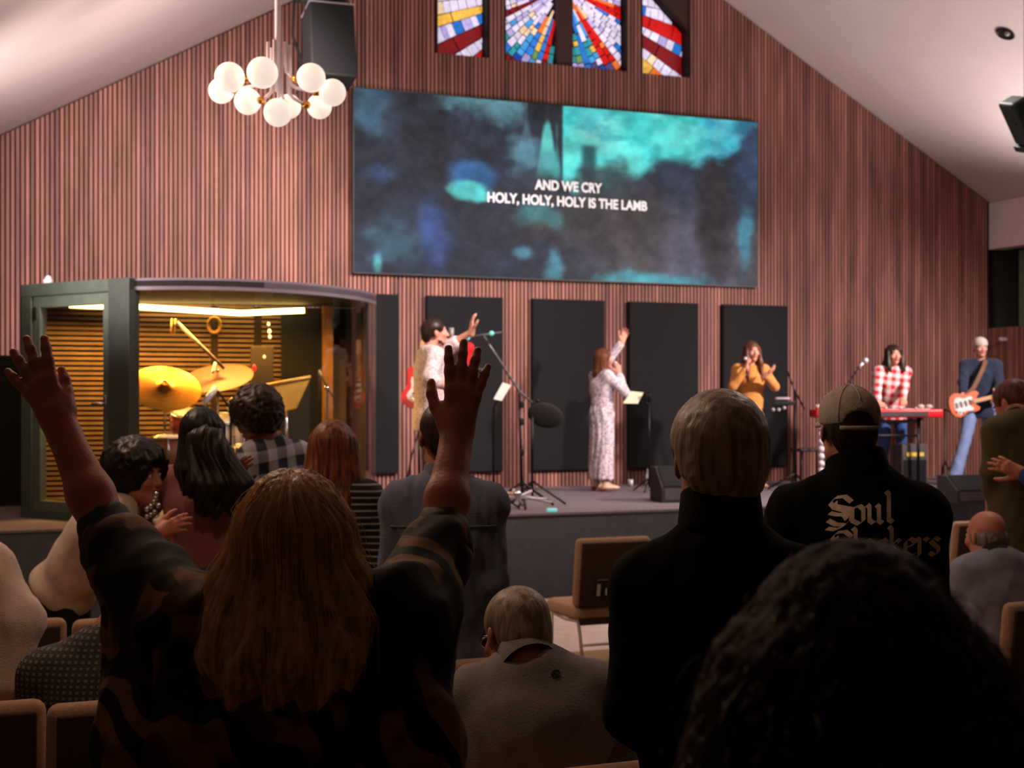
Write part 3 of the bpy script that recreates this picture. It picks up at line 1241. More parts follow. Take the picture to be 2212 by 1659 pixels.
def ribbon(path, z0, z1, th):
    mb = MB(False)
    n = len(path)
    off = []
    for i in range(n):
        a = Vector((*path[max(0, i - 1)], 0))
        c = Vector((*path[min(n - 1, i + 1)], 0))
        d = (c - a).normalized()
        off.append(Vector((-d.y, d.x, 0)) * th)
    vs, fs = [], []
    for i in range(n):
        p = B(*path[i], 0)
        for q_, z in ((0, z0), (0, z1), (1, z1), (1, z0)):
            vs.append(Vector((p.x + off[i].x * q_, p.y + off[i].y * q_, z - STAGE)))
    for i in range(n - 1):
        for j in range(4):
            fs.append((i * 4 + j, (i + 1) * 4 + j, (i + 1) * 4 + (j + 1) % 4, i * 4 + (j + 1) % 4))
    fs += [(3, 2, 1, 0), tuple(4 * (n - 1) + j for j in range(4))]
    return mb.add(vs, fs)


booth_glass = glass_mat('booth_glass', (0.93, 0.95, 0.93))
ribbon(curve, 2.80, 2.9, 0.07).build('top_rim', grey_rim, booth)
ribbon(curve, 0.80, 0.86, 0.07).build('base_rail', olive_mt, booth)
third = len(curve) * 2 // 3
ribbon(curve[:third + 1], 0.86, 2.80, 0.012).build('glass_pane', booth_glass, booth)
ribbon(curve[third:], 0.86, 2.80, 0.012).build('glass_pane', booth_glass, booth)
# roof of the booth
G1, G0 = (-1.62, 14.55), (-4.62, 13.55)
KN = (-2.62, 14.25)
mb = MB()
mb.prism([B(x, y, 2.83) for x, y in outl + [G1, KN, G0]], (0, 0, 0.05))
mb.build('booth_roof', M('booth_roof_dark', (44, 36, 30), .8), booth)
# door side: posts, header, sill, leaf
dv = Vector((Bc[0] - A_[0], Bc[1] - A_[1], 0))
DL = dv.length
dv.normalize()
Rd = Matrix.Rotation(math.atan2(dv.y, dv.x), 3, 'Z')


def dpt(s, z, o=0.0):
    p = Vector((A_[0], A_[1], 0)) + dv * s + Vector((dv.y, -dv.x, 0)) * o
    return B(p.x, p.y, z)


mb = MB()
mb.box(dpt(0.07, 1.85), (0.14, 0.1, 2.1), Rd, bev=.006)
mb.build('door_post', olive_mt, booth)
mb = MB()
mb.box(dpt(DL - 0.13, 1.85), (0.26, 0.12, 2.1), Rd, bev=.006)
mb.build('corner_post', M('dark_olive_metal', (58, 64, 58), .5, .1), booth)
mb = MB()
mb.box(dpt(DL / 2, 2.85), (DL, 0.11, 0.11), Rd, bev=.006)
mb.build('header', olive_mt, booth)
mb = MB()
mb.box(dpt(DL / 2, 0.83), (DL, 0.11, 0.06), Rd)
mb.build('sill', olive_mt, booth)
leaf = empty('door', dpt(0.14, 0.86), 0)
leaf.parent = booth
lo = Vector(dpt(0.14, 0.86))


def lp(s, z, o=0):
    return Vector(dpt(s, z, o)) - lo


d0, d1 = 0.15, DL - 0.27
mb = MB()
for s_ in (d0 + .05, d1 - .04):
    mb.box(lp(s_, 1.825), (0.09, 0.07, 1.93), Rd, bev=.005)
for z in (0.91, 2.74):
    mb.box(lp((d0 + d1) / 2, z), (d1 - d0, 0.068, 0.10), Rd, bev=.005)
mb.build('door_frame', M('light_olive_metal', (92, 104, 90), .5, .1), leaf)
mb = MB()
mb.box(lp((d0 + d1) / 2, 1.825), (d1 - d0 - .14, 0.012, 1.75), Rd)
mb.build('door_glass', booth_glass, leaf)
mb = MB(True)
mb.box(lp(d1 - .04, 1.80, .045), (.04, .02, .2), Rd, bev=.008)
mb.tube([lp(d1 - .04, 1.83, .05), lp(d1 - .04, 1.83, .09), lp(d1 - .16, 1.83, .09)], .011, 8)
mb.build('door_handle', chrome, leaf)
mb = MB(True)
mb.box(lp(d0 + .03, 2.64, .04), (.03, .02, .12), Rd, bev=.006)
mb.build('hinge', black_mt, leaf)
# ribbed lining at the back
rib_m = M('booth_rib_wood', (104, 78, 52), .7, var=.2, scale=6, rand=.12)
lin_m = M('booth_lining', (46, 32, 22), .9)
mb = MB()
for a, b in ((G0, KN), (KN, G1), (A_, G0), ((-1.40, 13.75), G1)):
    p, q2 = B(*a, STAGE), B(*b, STAGE)
    nn = Vector((-(q2 - p).y, (q2 - p).x, 0)).normalized() * .04
    mb.prism([p, q2, q2 + nn, p + nn], (0, 0, 2.02))
mb.build('back_lining', lin_m, booth)
for a, b in ((G0, (-3.05, 14.09)), ((-3.0, 14.11), (-2.64, 14.23)), ((-2.58, 14.25), (-2.12, 14.39))):
    p, q2 = Vector((*a, 0)), Vector((*b, 0))
    e_ = (q2 - p).normalized()
    for i in range(40):
        mb = MB()
        c = (p + q2) / 2 + Vector((e_.y, -e_.x, 0)) * .02
        mb.box(B(c.x, c.y, 0.9 + i * .049), ((q2 - p).length - .02, .035, .027), Matrix.Rotation(math.atan2(e_.y, e_.x), 3, 'Z'))
        mb.build('rib', rib_m, booth)
mb = MB()
mb.box(B(-2.16, 14.28, 1.8), (.42, .05, 1.9), Matrix.Rotation(.3, 3, 'Z'))
mb.build('absorber', black_fab, booth)
mb = MB()
mb.box(B(-1.90, 14.30, 1.85), (.10, .10, 2.0), Matrix.Rotation(.3, 3, 'Z'))
mb.build('back_post', M('tan_post_wood', (150, 104, 52), .6, var=.15), booth)
# light strip
strip_m = M('light_strip', (255, 206, 116), .4, var=.01, emit=22)
mb = MB(True)
mb.tube([B(*P(150, 649, 13.62).xy, 2.79), B(*P(290, 657, 13.78).xy, 2.79), B(*P(520, 675, 14.0).xy, 2.74), B(*P(657, 668, 14.05).xy, 2.77)], .026, 8)
mb.build('light_strip', strip_m, booth)
for px_, py_, Y_, pw in ((330, 690, 13.3, 52), (560, 690, 13.5, 56), (190, 690, 13.2, 40)):
    q_ = P(px_, py_, Y_)
    ld = bpy.data.lights.new('strip_light', 'AREA')
    ld.energy = pw
    ld.color = (1.0, 0.49, 0.10)
    ld.shape = 'RECTANGLE'
    ld.size, ld.size_y = 1.2, 0.06
    ld.spread = math.radians(165)
    lo_ = bpy.data.objects.new('strip_light', ld)
    COL.objects.link(lo_)
    lo_.location = (q_.x, q_.y, 2.70)
    lo_.rotation_euler = (0.0, 0, .25)

# things inside the booth
gold = M('cymbal_bronze', (228, 150, 44), .32, .85, var=.18, scale=14, stretch=(1, 1, 8))
shaded_gold = M('shaded_cymbal', (104, 72, 52), .5, .5, var=.15, scale=10)  # brown colour stands for the unlit side of the bronze


def cymbal(px, py, Y, r, tilt, mat, lab, standz=STAGE):
    c = P(px, py, Y)
    o = empty('cymbal', Vector((c.x, c.y, STAGE)), 0, lab, 'cymbal')
    h = c.z - STAGE
    Mx = Matrix.Translation((0, 0, h)) @ Euler(tilt).to_matrix().to_4x4()
    mb = MB(True)
    mb.lathe([(r, -.004), (r * .7, .012), (r * .3, .022), (r * .2, .03), (r * .12, .05), (.006, .056), (.006, .05), (r * .12, .044), (r * .2, .025), (r * .3, .017), (r * .7, .007), (r, -.006)], 40, Mx, cap=False)
    mb.build('plate', mat, o)
    mb = MB(True)
    mb.tube([(0, 0, h + .08), (0, 0, .35)], .011, 8)
    mb.tube([(0, 0, .5), (0, 0, .3)], .017, 8)
    for k in range(3):
        t = k * 2.1 + .4
        mb.tube([(0, 0, .42), (.28 * math.cos(t), .28 * math.sin(t), .012)], .011, 6)
    mb.sphere((0, 0, h + .06), .018, 8, 6)
    mb.build('stand', chrome, o)
    return o


cymbal(356, 838, 12.75, .33, (0.62, 0.30, 0), gold, 'large shining gold cymbal at the front of the glass booth')
cymbal(470, 815, 13.25, .34, (0.42, -0.06, 0), shaded_gold, 'cymbal behind the gold cymbal, its unlit side painted dull brown')


def drum(px, py, Y, r, h, shell, tilt, lab):
    c = P(px, py, Y)
    o = empty('drum', Vector((c.x, c.y, STAGE)), 0, lab, 'drum')
    Mx = Matrix.Translation((0, 0, c.z - STAGE)) @ Euler(tilt).to_matrix().to_4x4()
    mb = MB(True)
    mb.lathe([(r, -h), (r, -.01)], 28, Mx)
    mb.build('shell', shell, o)
    mb = MB(True)
    mb.lathe([(r * .97, 0), (r * .5, .003), (.005, .003)], 28, Mx)
    mb.build('drumhead', M('drumhead', (216, 206, 196), .5), o)
    for z in (0, -h):
        mb = MB(True)
        mb.tube([Mx @ Vector((r * 1.02 * math.cos(t), r * 1.02 * math.sin(t), z)) for t in [2 * PI * i / 28 for i in range(28)]], .011, 6, closed=True)
        mb.build('hoop', chrome, o)
    mb = MB(True)
    for i in range(8):
        t = 2 * PI * i / 8
        mb.tube([Mx @ Vector((r * 1.05 * math.cos(t), r * 1.05 * math.sin(t), .01)), Mx @ Vector((r * 1.05 * math.cos(t), r * 1.05 * math.sin(t), -h - .01))], .008, 6)
        mb.sphere(Mx @ Vector((r * 1.05 * math.cos(t), r * 1.05 * math.sin(t), -h * .3)), .016, 8, 6)
    mb.build('lug', chrome, o)
    mb = MB(True)
    bot = Mx @ Vector((0, 0, -h))
    for k in range(3):
        t = k * 2.1
        mb.tube([bot + Vector((r * .8 * math.cos(t), r * .8 * math.sin(t), .06)), Vector((r * math.cos(t), r * math.sin(t), .01))], .009, 6)
    mb.build('leg', chrome, o)
    return o


red_sh = M('red_drum_wrap', (208, 74, 50), .3, var=.1)
wood_sh = M('drum_wood', (140, 74, 42), .4, var=.2, scale=5)
pearl = M('pearl_wrap', (214, 202, 206), .25, var=.15, scale=30)
drum(410, 892, 12.95, .17, .2, red_sh, (.3, .1, 0), 'small red tom drum under the gold cymbal')
drum(376, 944, 12.5, .2, .34, wood_sh, (0.05, .0, 0), 'wooden floor tom with chrome hoop and lugs, behind the smiling woman')
drum(470, 905, 13.4, .26, .42, pearl, (0.2, .0, 0), 'pale pearl drum in the middle of the kit')
drum(528, 864, 13.5, .16, .22, pearl, (.35, -.1, 0), 'small pale drum behind the curly haired man')
drum(548, 964, 12.35, .18, .14, wood_sh, (.12, 0, 0), 'snare drum with chrome hoop beside the curly haired man')


def tubes_thing(name, base, lab, cat_, parts):
    o = empty(name, base, 0, lab, cat_)
    for pn, mat, segs in parts:
        mb = MB(True)
        for pts, r in segs:
            mb.tube([Vector(p) - Vector(base) for p in pts], r, 8)
        mb.build(pn, mat, o)
    return o


def floor_under(p):
    return Vector((p.x, p.y, STAGE))


a, b = P(383, 697, 13.3), P(484, 796, 13.2)
base = floor_under(P(447, 900, 13.2))
tubes_thing('boom_microphone', base, 'overhead microphone on a slanting boom above the cymbals', 'microphone', [
    ('boom', M('boom_grey', (150, 128, 120), .4, .4), [([a, b], .017)]),
    ('stand_pole', chrome, [([P(467, 778, 13.25), P(446, 850, 13.2), base + Vector((0, 0, .2))], .013)]),
    ('microphone_body', M('mic_amber', (190, 150, 80), .4, .3), [([P(375, 688, 13.3), P(373, 720, 13.3)], .022)]),
    ('tripod', chrome, [([base + Vector((0, 0, .25)), base + Vector((.3 * math.cos(t), .3 * math.sin(t), .012))], .011) for t in (.3, 2.4, 4.5)])])
a, b = P(466, 838, 12.9), P(440, 872, 12.8)
tubes_thing('drum_microphone', floor_under(b), 'pale grey microphone pointing down at the drums', 'microphone', [
    ('microphone_body', M('pale_mic', (196, 188, 206), .35, .2), [([a, b], .03)]),
    ('stand_pole', black_mt, [([a, a + Vector((.1, .2, -.2)), floor_under(a + Vector((.1, .2, 0)))], .011)])])
# tambourine ring on the back lining
c = P(463, 702, 13.95)
o = empty('tambourine', c, 0, 'amber ring hung on the back of the booth under the light strip', 'tambourine')
mb = MB(True)
mb.tube([Vector((.06 * math.cos(t), 0, .075 * math.sin(t))) for t in [2 * PI * i / 24 for i in range(24)]], .016, 8, closed=True)
mb.build('ring', M('amber_ring', (190, 140, 54), .5), o)
mb = MB(True)
mb.tube([(0, .0, .08), (0, .07, .1)], .006, 6)
mb.build('hook', black_mt, o)
# music stand in the booth
pts = [P(560, 835, 13.0), P(672, 814, 13.0), P(640, 882, 12.9), P(596, 892, 12.9)]
c = sum(pts, Vector()) / 4
base = floor_under(c + Vector((0, .12, 0)))
o = empty('music_stand', base, 0, 'gold lit music stand inside the glass booth', 'music stand')
mb = MB()
mb.prism([p - base for p in pts], (0, .02, .004))
mb.build('desk', M('gold_desk', (206, 150, 60), .45, .3), o)
mb = MB(True)
mb.tube([pts[0] - base + Vector((0, -.02, 0)), pts[1] - base + Vector((0, -.02, 0))], .014, 8)
mb.build('desk_lip', M('pale_gold_lip', (226, 180, 96), .4, .3), o)
mb = MB(True)
mb.tube([c - base + Vector((0, .02, 0)), (0, 0, .1)], .014, 8)
for k in range(3):
    t = k * 2.1 + .5
    mb.tube([(0, 0, .22), (.26 * math.cos(t), .26 * math.sin(t), .01)], .01, 6)
mb.build('stand_pole', chrome, o)
# red gear light on a rack, with glowing white dots imitating lamp reflections
base = floor_under(P(566, 800, 13.8))
o = empty('equipment_rack', base, .3, 'slim dark rack with a red indicator light and white dots imitating reflections in the booth', 'rack')
mb = MB()
mb.box((0, 0, .8), (.22, .10, 1.6), bev=.01)
mb.build('case', M('rack_case', (40, 30, 22), .6), o)
for px_, py_, col, r in ((549, 795, 'red', .024), (580, 700, 'white', .02), (582, 716, 'white', .024), (583, 728, 'white', .022), (571, 771, 'white', .018)):
    mb = MB(True)
    q_ = Matrix.Rotation(-.3, 3, 'Z') @ (P(px_, py_, 13.68) - base)
    mb.sphere(q_, r, 8, 6, sc=(.7, .5, 1.5 if col == 'red' else 1))
    mb.build('indicator_glint', M('led_red', (255, 20, 10), .4, emit=1.6) if col == 'red' else M('reflection_white', (220, 196, 190), .4, emit=.8), o)
# mic stand seen through the right of the booth
a = P(706, 838, 13.2)
tubes_thing('microphone_stand', floor_under(a), 'dark microphone stand seen through the right side of the booth', 'microphone stand', [
    ('stand_pole', black_mt, [([a, floor_under(a)], .012)]),
    ('clamp', chrome, [([a + Vector((-.012, 0, .02)), a + Vector((.012, 0, -.02))], .022)]),
    ('boom', black_mt, [([a, P(728, 868, 13.2)], .009), ([a, P(690, 800, 13.3)], .009)])])
# small camera on top of the booth
c = P(104, 607, 12.45)
o = empty('booth_camera', Vector((c.x, c.y, 2.905)), 0, 'small white camera on top of the booth by the door', 'camera')
mb = MB(True)
mb.box((0, 0, .02), (.07, .07, .04), bev=.012)
mb.build('camera_body', M('white_plastic', (214, 206, 212), .4), o)
mb = MB(True)
mb.sphere((0, 0, .045), .028, 12, 8)
mb.build('dome', M('white_dome', (230, 224, 230), .3), o)

# ------------------------------------------------------------------ chairs
seat_fab = M('tan_chair_fabric', (176, 140, 112), .95, var=.12, scale=60, bump=.4, bscale=300, sheen=.2)
back_shell = M('brown_chair_back', (66, 46, 34), .9, var=.12, scale=50, bump=.3, bscale=250)
chair_mt = M('pale_chair_metal', (206, 198, 200), .4, .3)
card_m = M('card_white', (206, 200, 192), .8)


def make_chair(loc, yaw, label, group='padded chairs in the rows', card=False, kneel=True):
    o = empty('padded_chair', loc, yaw, label, 'chair', group)
    w = .53
    mb = MB(True)
    mb.box((0, .26, .425), (w, .52, .10), bev=.04)
    mb.build('seat', seat_fab, o)
    Rb = Matrix.Rotation(.13, 3, 'X')
    mb = MB(True)
    mb.box((0, 0.0, .70), (w + .02, .075, .47), Rb, bev=.036)
    mb.build('backrest', seat_fab, o)
    mb = MB(True)
    mb.box(Vector((0, -.036, .685)), (w - .035, .02, .44), Rb, bev=.009)
    mb.build('back_shell', back_shell, o)
    mb = MB(True)
    mb.box((0, .03, .39), (w - .06, .05, .09), bev=.012)
    mb.build('back_skirt', back_shell, o)
    for s in (-1, 1):
        mb = MB(True)
        x = s * (w / 2 - .03)
        mb.tube([(x, .03, .46), (x, .035, .39), (x, .0, .3), (x, -.07, .008)], .0125, 8)
        mb.build('leg', chair_mt, o)
        mb = MB(True)
        mb.tube([(x, .47, .38), (x, .47, .2), (x, .50, .008)], .0125, 8)
        mb.build('leg', chair_mt, o)
        mb = MB(True)
        mb.tube([(x, .02, .375), (x, .25, .36), (x, .48, .375)], .011, 8)
        mb.build('side_rail', chair_mt, o)
    mb = MB(True)
    mb.tube([(-w / 2 + .03, -.02, .22), (w / 2 - .03, -.02, .22)], .010, 8)
    mb.build('stretcher', chair_mt, o)
    if card:
        h = MB()
        hd = Rb
        c0 = Vector((-.035, -.052, .60))
        h.box(c0, (.20, .012, .11), Rb)
        pk = h.build('card_pocket', M('pocket_black', (24, 20, 18), .8), o)
        h = MB()
        h.box(c0 + Vector((0, -.009, .038)), (.20, .004, .034), Rb)
        h.box(c0 + Vector((-.09, -.009, -.012)), (.022, .004, .08), Rb)
        h.box(c0 + Vector((-.018, -.009, -.026)), (.045, .004, .045), Rb)
        h.box(c0 + Vector((.05, -.009, -.026)), (.05, .004, .045), Rb)
        h.build('card', card_m, pk)
        h = MB()
        for k_ in range(5):
            h.box(c0 + Vector((-.03 + k_ * .02, -.012, .034 + (k_ % 2) * .004)), (.012, .002, .008 + .004 * (k_ % 3)), Rb)
        h.build('print', M('print_black', (20, 18, 18), .8), pk)
    return o


def chair_at(px, Y, label, **k):
    x = (px - CX) / F * Y
    return make_chair((x, Y + .03, .008), TH, label, **k)


chair_at(1322, 9.3, 'empty tan padded chair with a white card in its back, before the stage', card=True)
chair_at(-12, 5.75, 'tan padded chair behind the person in the white sleeve at the left edge')
chair_at(296, 5.88, 'tan padded chair just left of the raised-arm woman, second row up')
chair_at(-118, 4.15, 'tan padded chair cut by the left edge, nearest row')
chair_at(296, 4.26, 'tan padded chair in the nearest row with the waffle shirted person in it')
chair_at(1015, 4.9, 'tan padded chair beyond the seated grey haired man')
chair_at(1190, 3.42, 'tan padded chair on which the grey haired man in the grey shirt sits')
chair_at(2270, 6.36, 'tan padded chair with the bald man in it, at the right edge')
chair_at(2120, 10.6, 'tan padded chair in front of the bald man, left of two')
chair_at(2245, 11.0, 'tan padded chair in front of the bald man, cut by the right edge')
chair_at(735, 7.9, 'tan padded chair beside the woman with straight brown hair')

# ------------------------------------------------------------------ stage gear outside the booth
paper = M('paper_cream', (226, 222, 190), .8)


def tripod(mb, base, top, r=.012, spread=.3, ph=.4, h=.3):
    mb.tube([top, base + Vector((0, 0, .1))], r, 8)
    for k in range(3):
        t = k * 2 * PI / 3 + ph
        mb.tube([base + Vector((0, 0, h)), base + Vector((spread * math.cos(t), spread * math.sin(t), .015))], r * .9, 6)


# lead singer's tall boom stand with clip lights
YS = 13.4
base = floor_under(P(1128, 900, 13.7))
o = empty('microphone_stand', base, 0, 'tall black boom microphone stand with teal clip lights before the guitarist in white', 'microphone stand')
mb = MB(True)
tripod(mb, Vector((0, 0, 0)), P(1122, 850, 13.7) - base, .014, .38, .6, .25)
mb.build('tripod', black_mt, o)
mb = MB(True)
mb.tube([P(1150, 870, 13.7) - base, P(1122, 846, 13.7) - base, P(1085, 788, 13.6) - base, P(1042, 722, 13.5) - base], .012, 8)
mb.tube([P(996, 730, 13.45) - base, P(1040, 724, 13.45) - base, P(1084, 718, 13.45) - base], .010, 8)
mb.tube([P(974, 740, 13.45) - base, P(974, 790, 13.5) - base, P(1060, 800, 13.6) - base], .009, 8)
mb.build('boom', M('grey_boom', (92, 90, 94), .4, .5), o)
mb = MB(True)
mb.tube([P(975, 738, 13.45) - base, P(975, 708, 13.45) - base], [.02, .027], 10)
mb.build('microphone_head', M('mic_grey', (140, 146, 136), .5, .3), o)
for px_, py_ in ((1010, 730), (1062, 720)):
    mb = MB(True)
    mb.sphere(P(px_, py_, 13.4) - base, .024, 10, 8)
    mb.build('clip_light', M('teal_light', (110, 196, 190), .4, emit=.7), o)
for z in (.55, .85, 1.02):
    mb = MB(True)
    mb.box((0, 0, z), (.05, .05, .07), bev=.012)
    mb.build('clutch', black_pl, o)
# tablet holder beside it
c = P(1086, 846, 13.35)
base = floor_under(P(1066, 900, 13.4))
o = empty('tablet_stand', base, 0, 'stand with a bright tilted sheet beside the raised hand', 'music stand')
mb = MB()
pts = [P(1066, 862, 13.35), P(1084, 866, 13.3), P(1104, 832, 13.35), P(1086, 826, 13.4)]
mb.prism([p - base for p in pts], (0, .015, 0))
mb.build('sheet', M('sheet_white', (226, 232, 226), .6), o)
mb = MB(True)
mb.tube([P(1076, 862, 13.4) - base, P(1066, 880, 13.4) - base, (0, 0, .06)], .012, 8)
for t in (.2, 2.3, 4.4):
    mb.tube([(0, 0, .2), (.26 * math.cos(t), .26 * math.sin(t), .012)], .01, 6)
mb.build('stand_pole', black_mt, o)
# black oval desk
c = P(1178, 897, 13.9)
base = floor_under(P(1150, 900, 13.95))
o = empty('music_stand', base, 0, 'black music stand with a rounded desk, right of the tall boom stand', 'music stand')
mb = MB(True)
Rt = Euler((0.25, .25, .0)).to_matrix()
mb.sphere(c - base, .18, 20, 12, sc=(1.0, .16, .72), R=Rt)
mb.build('desk', M('matte_black', (10, 10, 11), .8), o)
mb = MB(True)
tripod(mb, Vector((0, 0, 0)), P(1150, 880, 13.9) - base, .013, .34, .1, .25)
mb.tube([P(1150, 884, 13.9) - base, c - base], .012, 8)
mb.sphere(P(1161, 866, 13.9) - base, .022, 10, 8)
mb.build('stand_pole', black_mt, o)
# pale tripod feet and cables at the stage edge
base = floor_under(P(1112, 1088, 13.2))
o = empty('keyboard_stand', base, 0, 'low folded pale metal stand lying at the stage edge below the boom stand', 'stand')
mb = MB(True)
for a_, b_2 in (((1095, 1070), (1192, 1092)), ((1090, 1092), (1150, 1066)), ((1108, 1062), (1130, 1100)), ((1085, 1080), (1182, 1084))):
    mb.tube([P(*a_, 13.35) - base + Vector((0, .1, .02)), P(*b_2, 13.35) - base + Vector((0, .1, .02))], .014, 8)
mb.build('frame', M('pale_metal', (176, 166, 168), .4, .4), o)
mb = MB(True)
mb.sphere(P(1118, 1074, 13.3) - base + Vector((0, 0, .03)), .04, 12, 8)
mb.build('hub', chrome, o)
o = empty('marker_light', floor_under(P(1192, 1106, 13.15)), 0, 'tiny teal marker light on the stage edge', 'light')
mb = MB(True)
mb.box((0, 0, .02), (.1, .04, .036), bev=.012)
mb.build('lens', M('teal_light', (110, 196, 190), .4, emit=.7), o)
# the singers' music stand with a sheet
YM = 16.1
base = floor_under(P(1402, 900, YM))
o = empty('music_stand', base, 0, 'thin music stand with a cream sheet, right of the woman in the long dress', 'music stand')
mb = MB()
mb.prism([p - base for p in (P(1346, 871, YM), P(1378, 872, YM), P(1390, 848, YM + .1), P(1362, 845, YM + .1))], (0, .012, .0))
sh = mb.build('sheet', paper, o)
mb = MB(True)
mb.tube([P(1368, 866, YM + .08) - base, P(1400, 872, YM + .05) - base], .012, 8)
mb.tube([P(1402, 846, YM) - base, (0, 0, .05)], .012, 8)
mb.box(P(1402, 858, YM) - base, (.05, .05, .09), bev=.01)
for t in (.2, 2.3, 4.4):
    mb.tube([(0, 0, .16), (.24 * math.cos(t), .24 * math.sin(t), .012)], .01, 6)
mb.build('stand_pole', black_mt, o)
o = empty('water_bottle', floor_under(P(1400, 1052, 17.0)), 0, 'clear water bottle on the stage floor under the music stand', 'bottle')
mb = MB(True)
mb.lathe([(.03, 0), (.034, .01), (.034, .13), (.03, .15), (.014, .185), (.014, .2)], 16)
mb.build('bottle_body', M('clear_plastic', (206, 200, 214), .2, var=.05), o)
mb = MB(True)
mb.lathe([(.016, .2), (.016, .222)], 14)
mb.build('cap', M('white_cap', (226, 224, 226), .5), o)
o = empty('paper_cup', floor_under(P(1362, 1050, 17.2)), 0, 'small white cup on the stage floor behind the long dress', 'cup')
mb = MB(True)
mb.lathe([(.026, 0), (.034, .08), (.031, .08), (.024, .006)], 16)
mb.build('cup_wall', M('white_cap', (226, 224, 226), .5), o)
# stage monitors
for (px_, py_, Y_, sz, yaw, lab) in ((1466, 1080, 14.6, (.5, .42, .36), .2, 'black wedge monitor at the stage edge beside the grey haired man'),
                                     (2090, 1078, 14.6, (.5, .36, .27), .3, 'black wedge monitor on the stage before the guitarist in the cap')):
    c = floor_under(P(px_, py_, Y_))
    o = empty('stage_monitor', c, yaw, lab, 'monitor')
    w, d_, h = sz
    mb = MB()
    prof = [(-d_ / 2, 0), (d_ / 2, 0), (d_ / 2, h), (0.02, h), (-d_ / 2, h * .45)]
    mb.prism([(-w / 2, y, z) for y, z in prof], (w, 0, 0))
    mb.build('cabinet', M('monitor_black', (38, 36, 38), .7, var=.2), o)
    mb = MB()
    mb.prism([(-w / 2 + .03, -d_ / 2 - .004, h * .08), (w / 2 - .03, -d_ / 2 - .004, h * .08), (w / 2 - .03, -d_ / 2 - .004, h * .42), (-w / 2 + .03, -d_ / 2 - .004, h * .42)], (0, .01, 0))
    mb.build('front_plate', M('monitor_plate', (74, 66, 72), .8), o)
    mb = MB()
    mb.prism([(-w / 2 + .02, -d_ / 2, h * .46), (w / 2 - .02, -d_ / 2, h * .46), (w / 2 - .02, .01, h), (-w / 2 + .02, .01, h)], (0, -.008, .008))
    mb.build('grille', black_fab, o)
# effects board behind wedge
c = floor_under(P(2092, 1042, 16.6))
o = empty('pedal_board', c, .25, 'low pedal board with small effect boxes at the guitarist feet', 'pedal board')
mb = MB()
mb.box((0, 0, .03), (.62, .3, .05), bev=.01)
mb.build('board', black_pl, o)
for k in range(5):
    mb = MB(True)
    mb.box((-.24 + k * .12, 0, .08), (.075, .12, .045), bev=.01)
    mb.sphere((-.24 + k * .12, -.03, .11), .014, 8, 6)
    mb.build('effect_pedal', M('pedal_%d' % (k % 3), [(120, 116, 120), (70, 60, 62), (150, 130, 120)][k % 3], .5), o)
# cup and bottle at the stage edge
c = floor_under(P(2038, 1052, 14.9))
o = empty('drinking_glass', c, 0, 'white capped clear bottle at the stage edge, left of the right wedge monitor', 'bottle')
mb = MB(True)
mb.lathe([(.035, 0), (.04, .02), (.034, .1), (.02, .15), (.022, .17)], 16)
mb.build('bottle_body', M('clear_plastic', (206, 200, 214), .2, var=.05), o)
mb = MB(True)
mb.lathe([(.046, .17), (.05, .2), (.05, .235), (.03, .25)], 16)
mb.build('cap', M('white_cap', (226, 224, 226), .5), o)
# black stand with trays right of woman in mustard
YB = 16.4
base = floor_under(P(1718, 950, YB))
o = empty('microphone_stand', base, 0, 'black boom stand with a small tray, right of the woman in mustard', 'microphone stand')
mb = MB(True)
tripod(mb, Vector((0, 0, 0)), P(1718, 846, YB) - base, .013, .32, .9, .2)
mb.tube([P(1700, 800, YB) - base, P(1718, 846, YB) - base, P(1738, 884, YB) - base], .011, 8)
mb.build('tripod', black_mt, o)
mb = MB()
mb.box(P(1692, 871, YB) - base, (.24, .16, .05), bev=.01)
mb.build('tray', black_pl, o)
mb = MB(True)
mb.box(P(1690, 861, YB) - base, (.17, .1, .03), bev=.01)
for q_ in ((1670, 885), (1682, 885), (1694, 881)):
    mb.sphere(P(*q_, YB - .05) - base, .022, 8, 6)
mb.build('small_item', M('pale_item', (170, 160, 170), .5), o)
# keyboard and its stand
YK = 16.5
kz = P(1900, 893, YK).z
kl, kr = P(1755, 893, YK).x, P(2030, 893, YK).x
base = Vector(((kl + kr) / 2, YK, STAGE))
kb = empty('keyboard', Vector((base.x, base.y, kz - .05)), 0.03, 'red stage keyboard before the woman in the red plaid shirt', 'keyboard')
KW = kr - kl
mb = MB(True)
mb.box((0, 0, .05), (KW, .32, .10), bev=.02)
mb.build('keyboard_body', M('keyboard_red', (214, 26, 34), .35, var=.06), kb)
mb = MB()
mb.box((0, -.164, .045), (KW - .36, .01, .055))
mb.build('back_panel', M('keyboard_grey', (66, 52, 52), .5), kb)
mb = MB()
mb.box((0, .09, .102), (KW - .2, .14, .012))
mb.build('white_keys', M('key_white', (226, 222, 216), .3), kb)
mb = MB()
for k in range(50):
    if k % 7 not in (2, 6):
        mb.box((-KW / 2 + .13 + k * (KW - .26) / 50, .06, .112), (.012, .085, .012))
mb.build('black_keys', black_pl, kb)
for k in range(6):
    mb = MB(True)
    mb.lathe([(.02, 0), (.02, .022), (.0, .024)], 10, Matrix.Translation((-.45 + k * .18, -.08, .1)))
    mb.build('knob', M('knob_pale', (180, 170, 160), .4), kb)
for k, (px_, s_) in enumerate(((1990, 1), (2008, 1), (1766, 1))):
    mb = MB(True)
    q_ = P(px_, 873, YK + .05)
    mb.sphere(Vector((q_.x - kb.location.x, .04, .13)), .035, 10, 8, sc=(1.3, .8, .8))
    mb.build('control', M('knob_pale', (180, 170, 160), .4), kb)
ks = empty('keyboard_stand', base, 0.03, 'black metal stand carrying the red keyboard', 'stand')
h = kz - .05 - STAGE
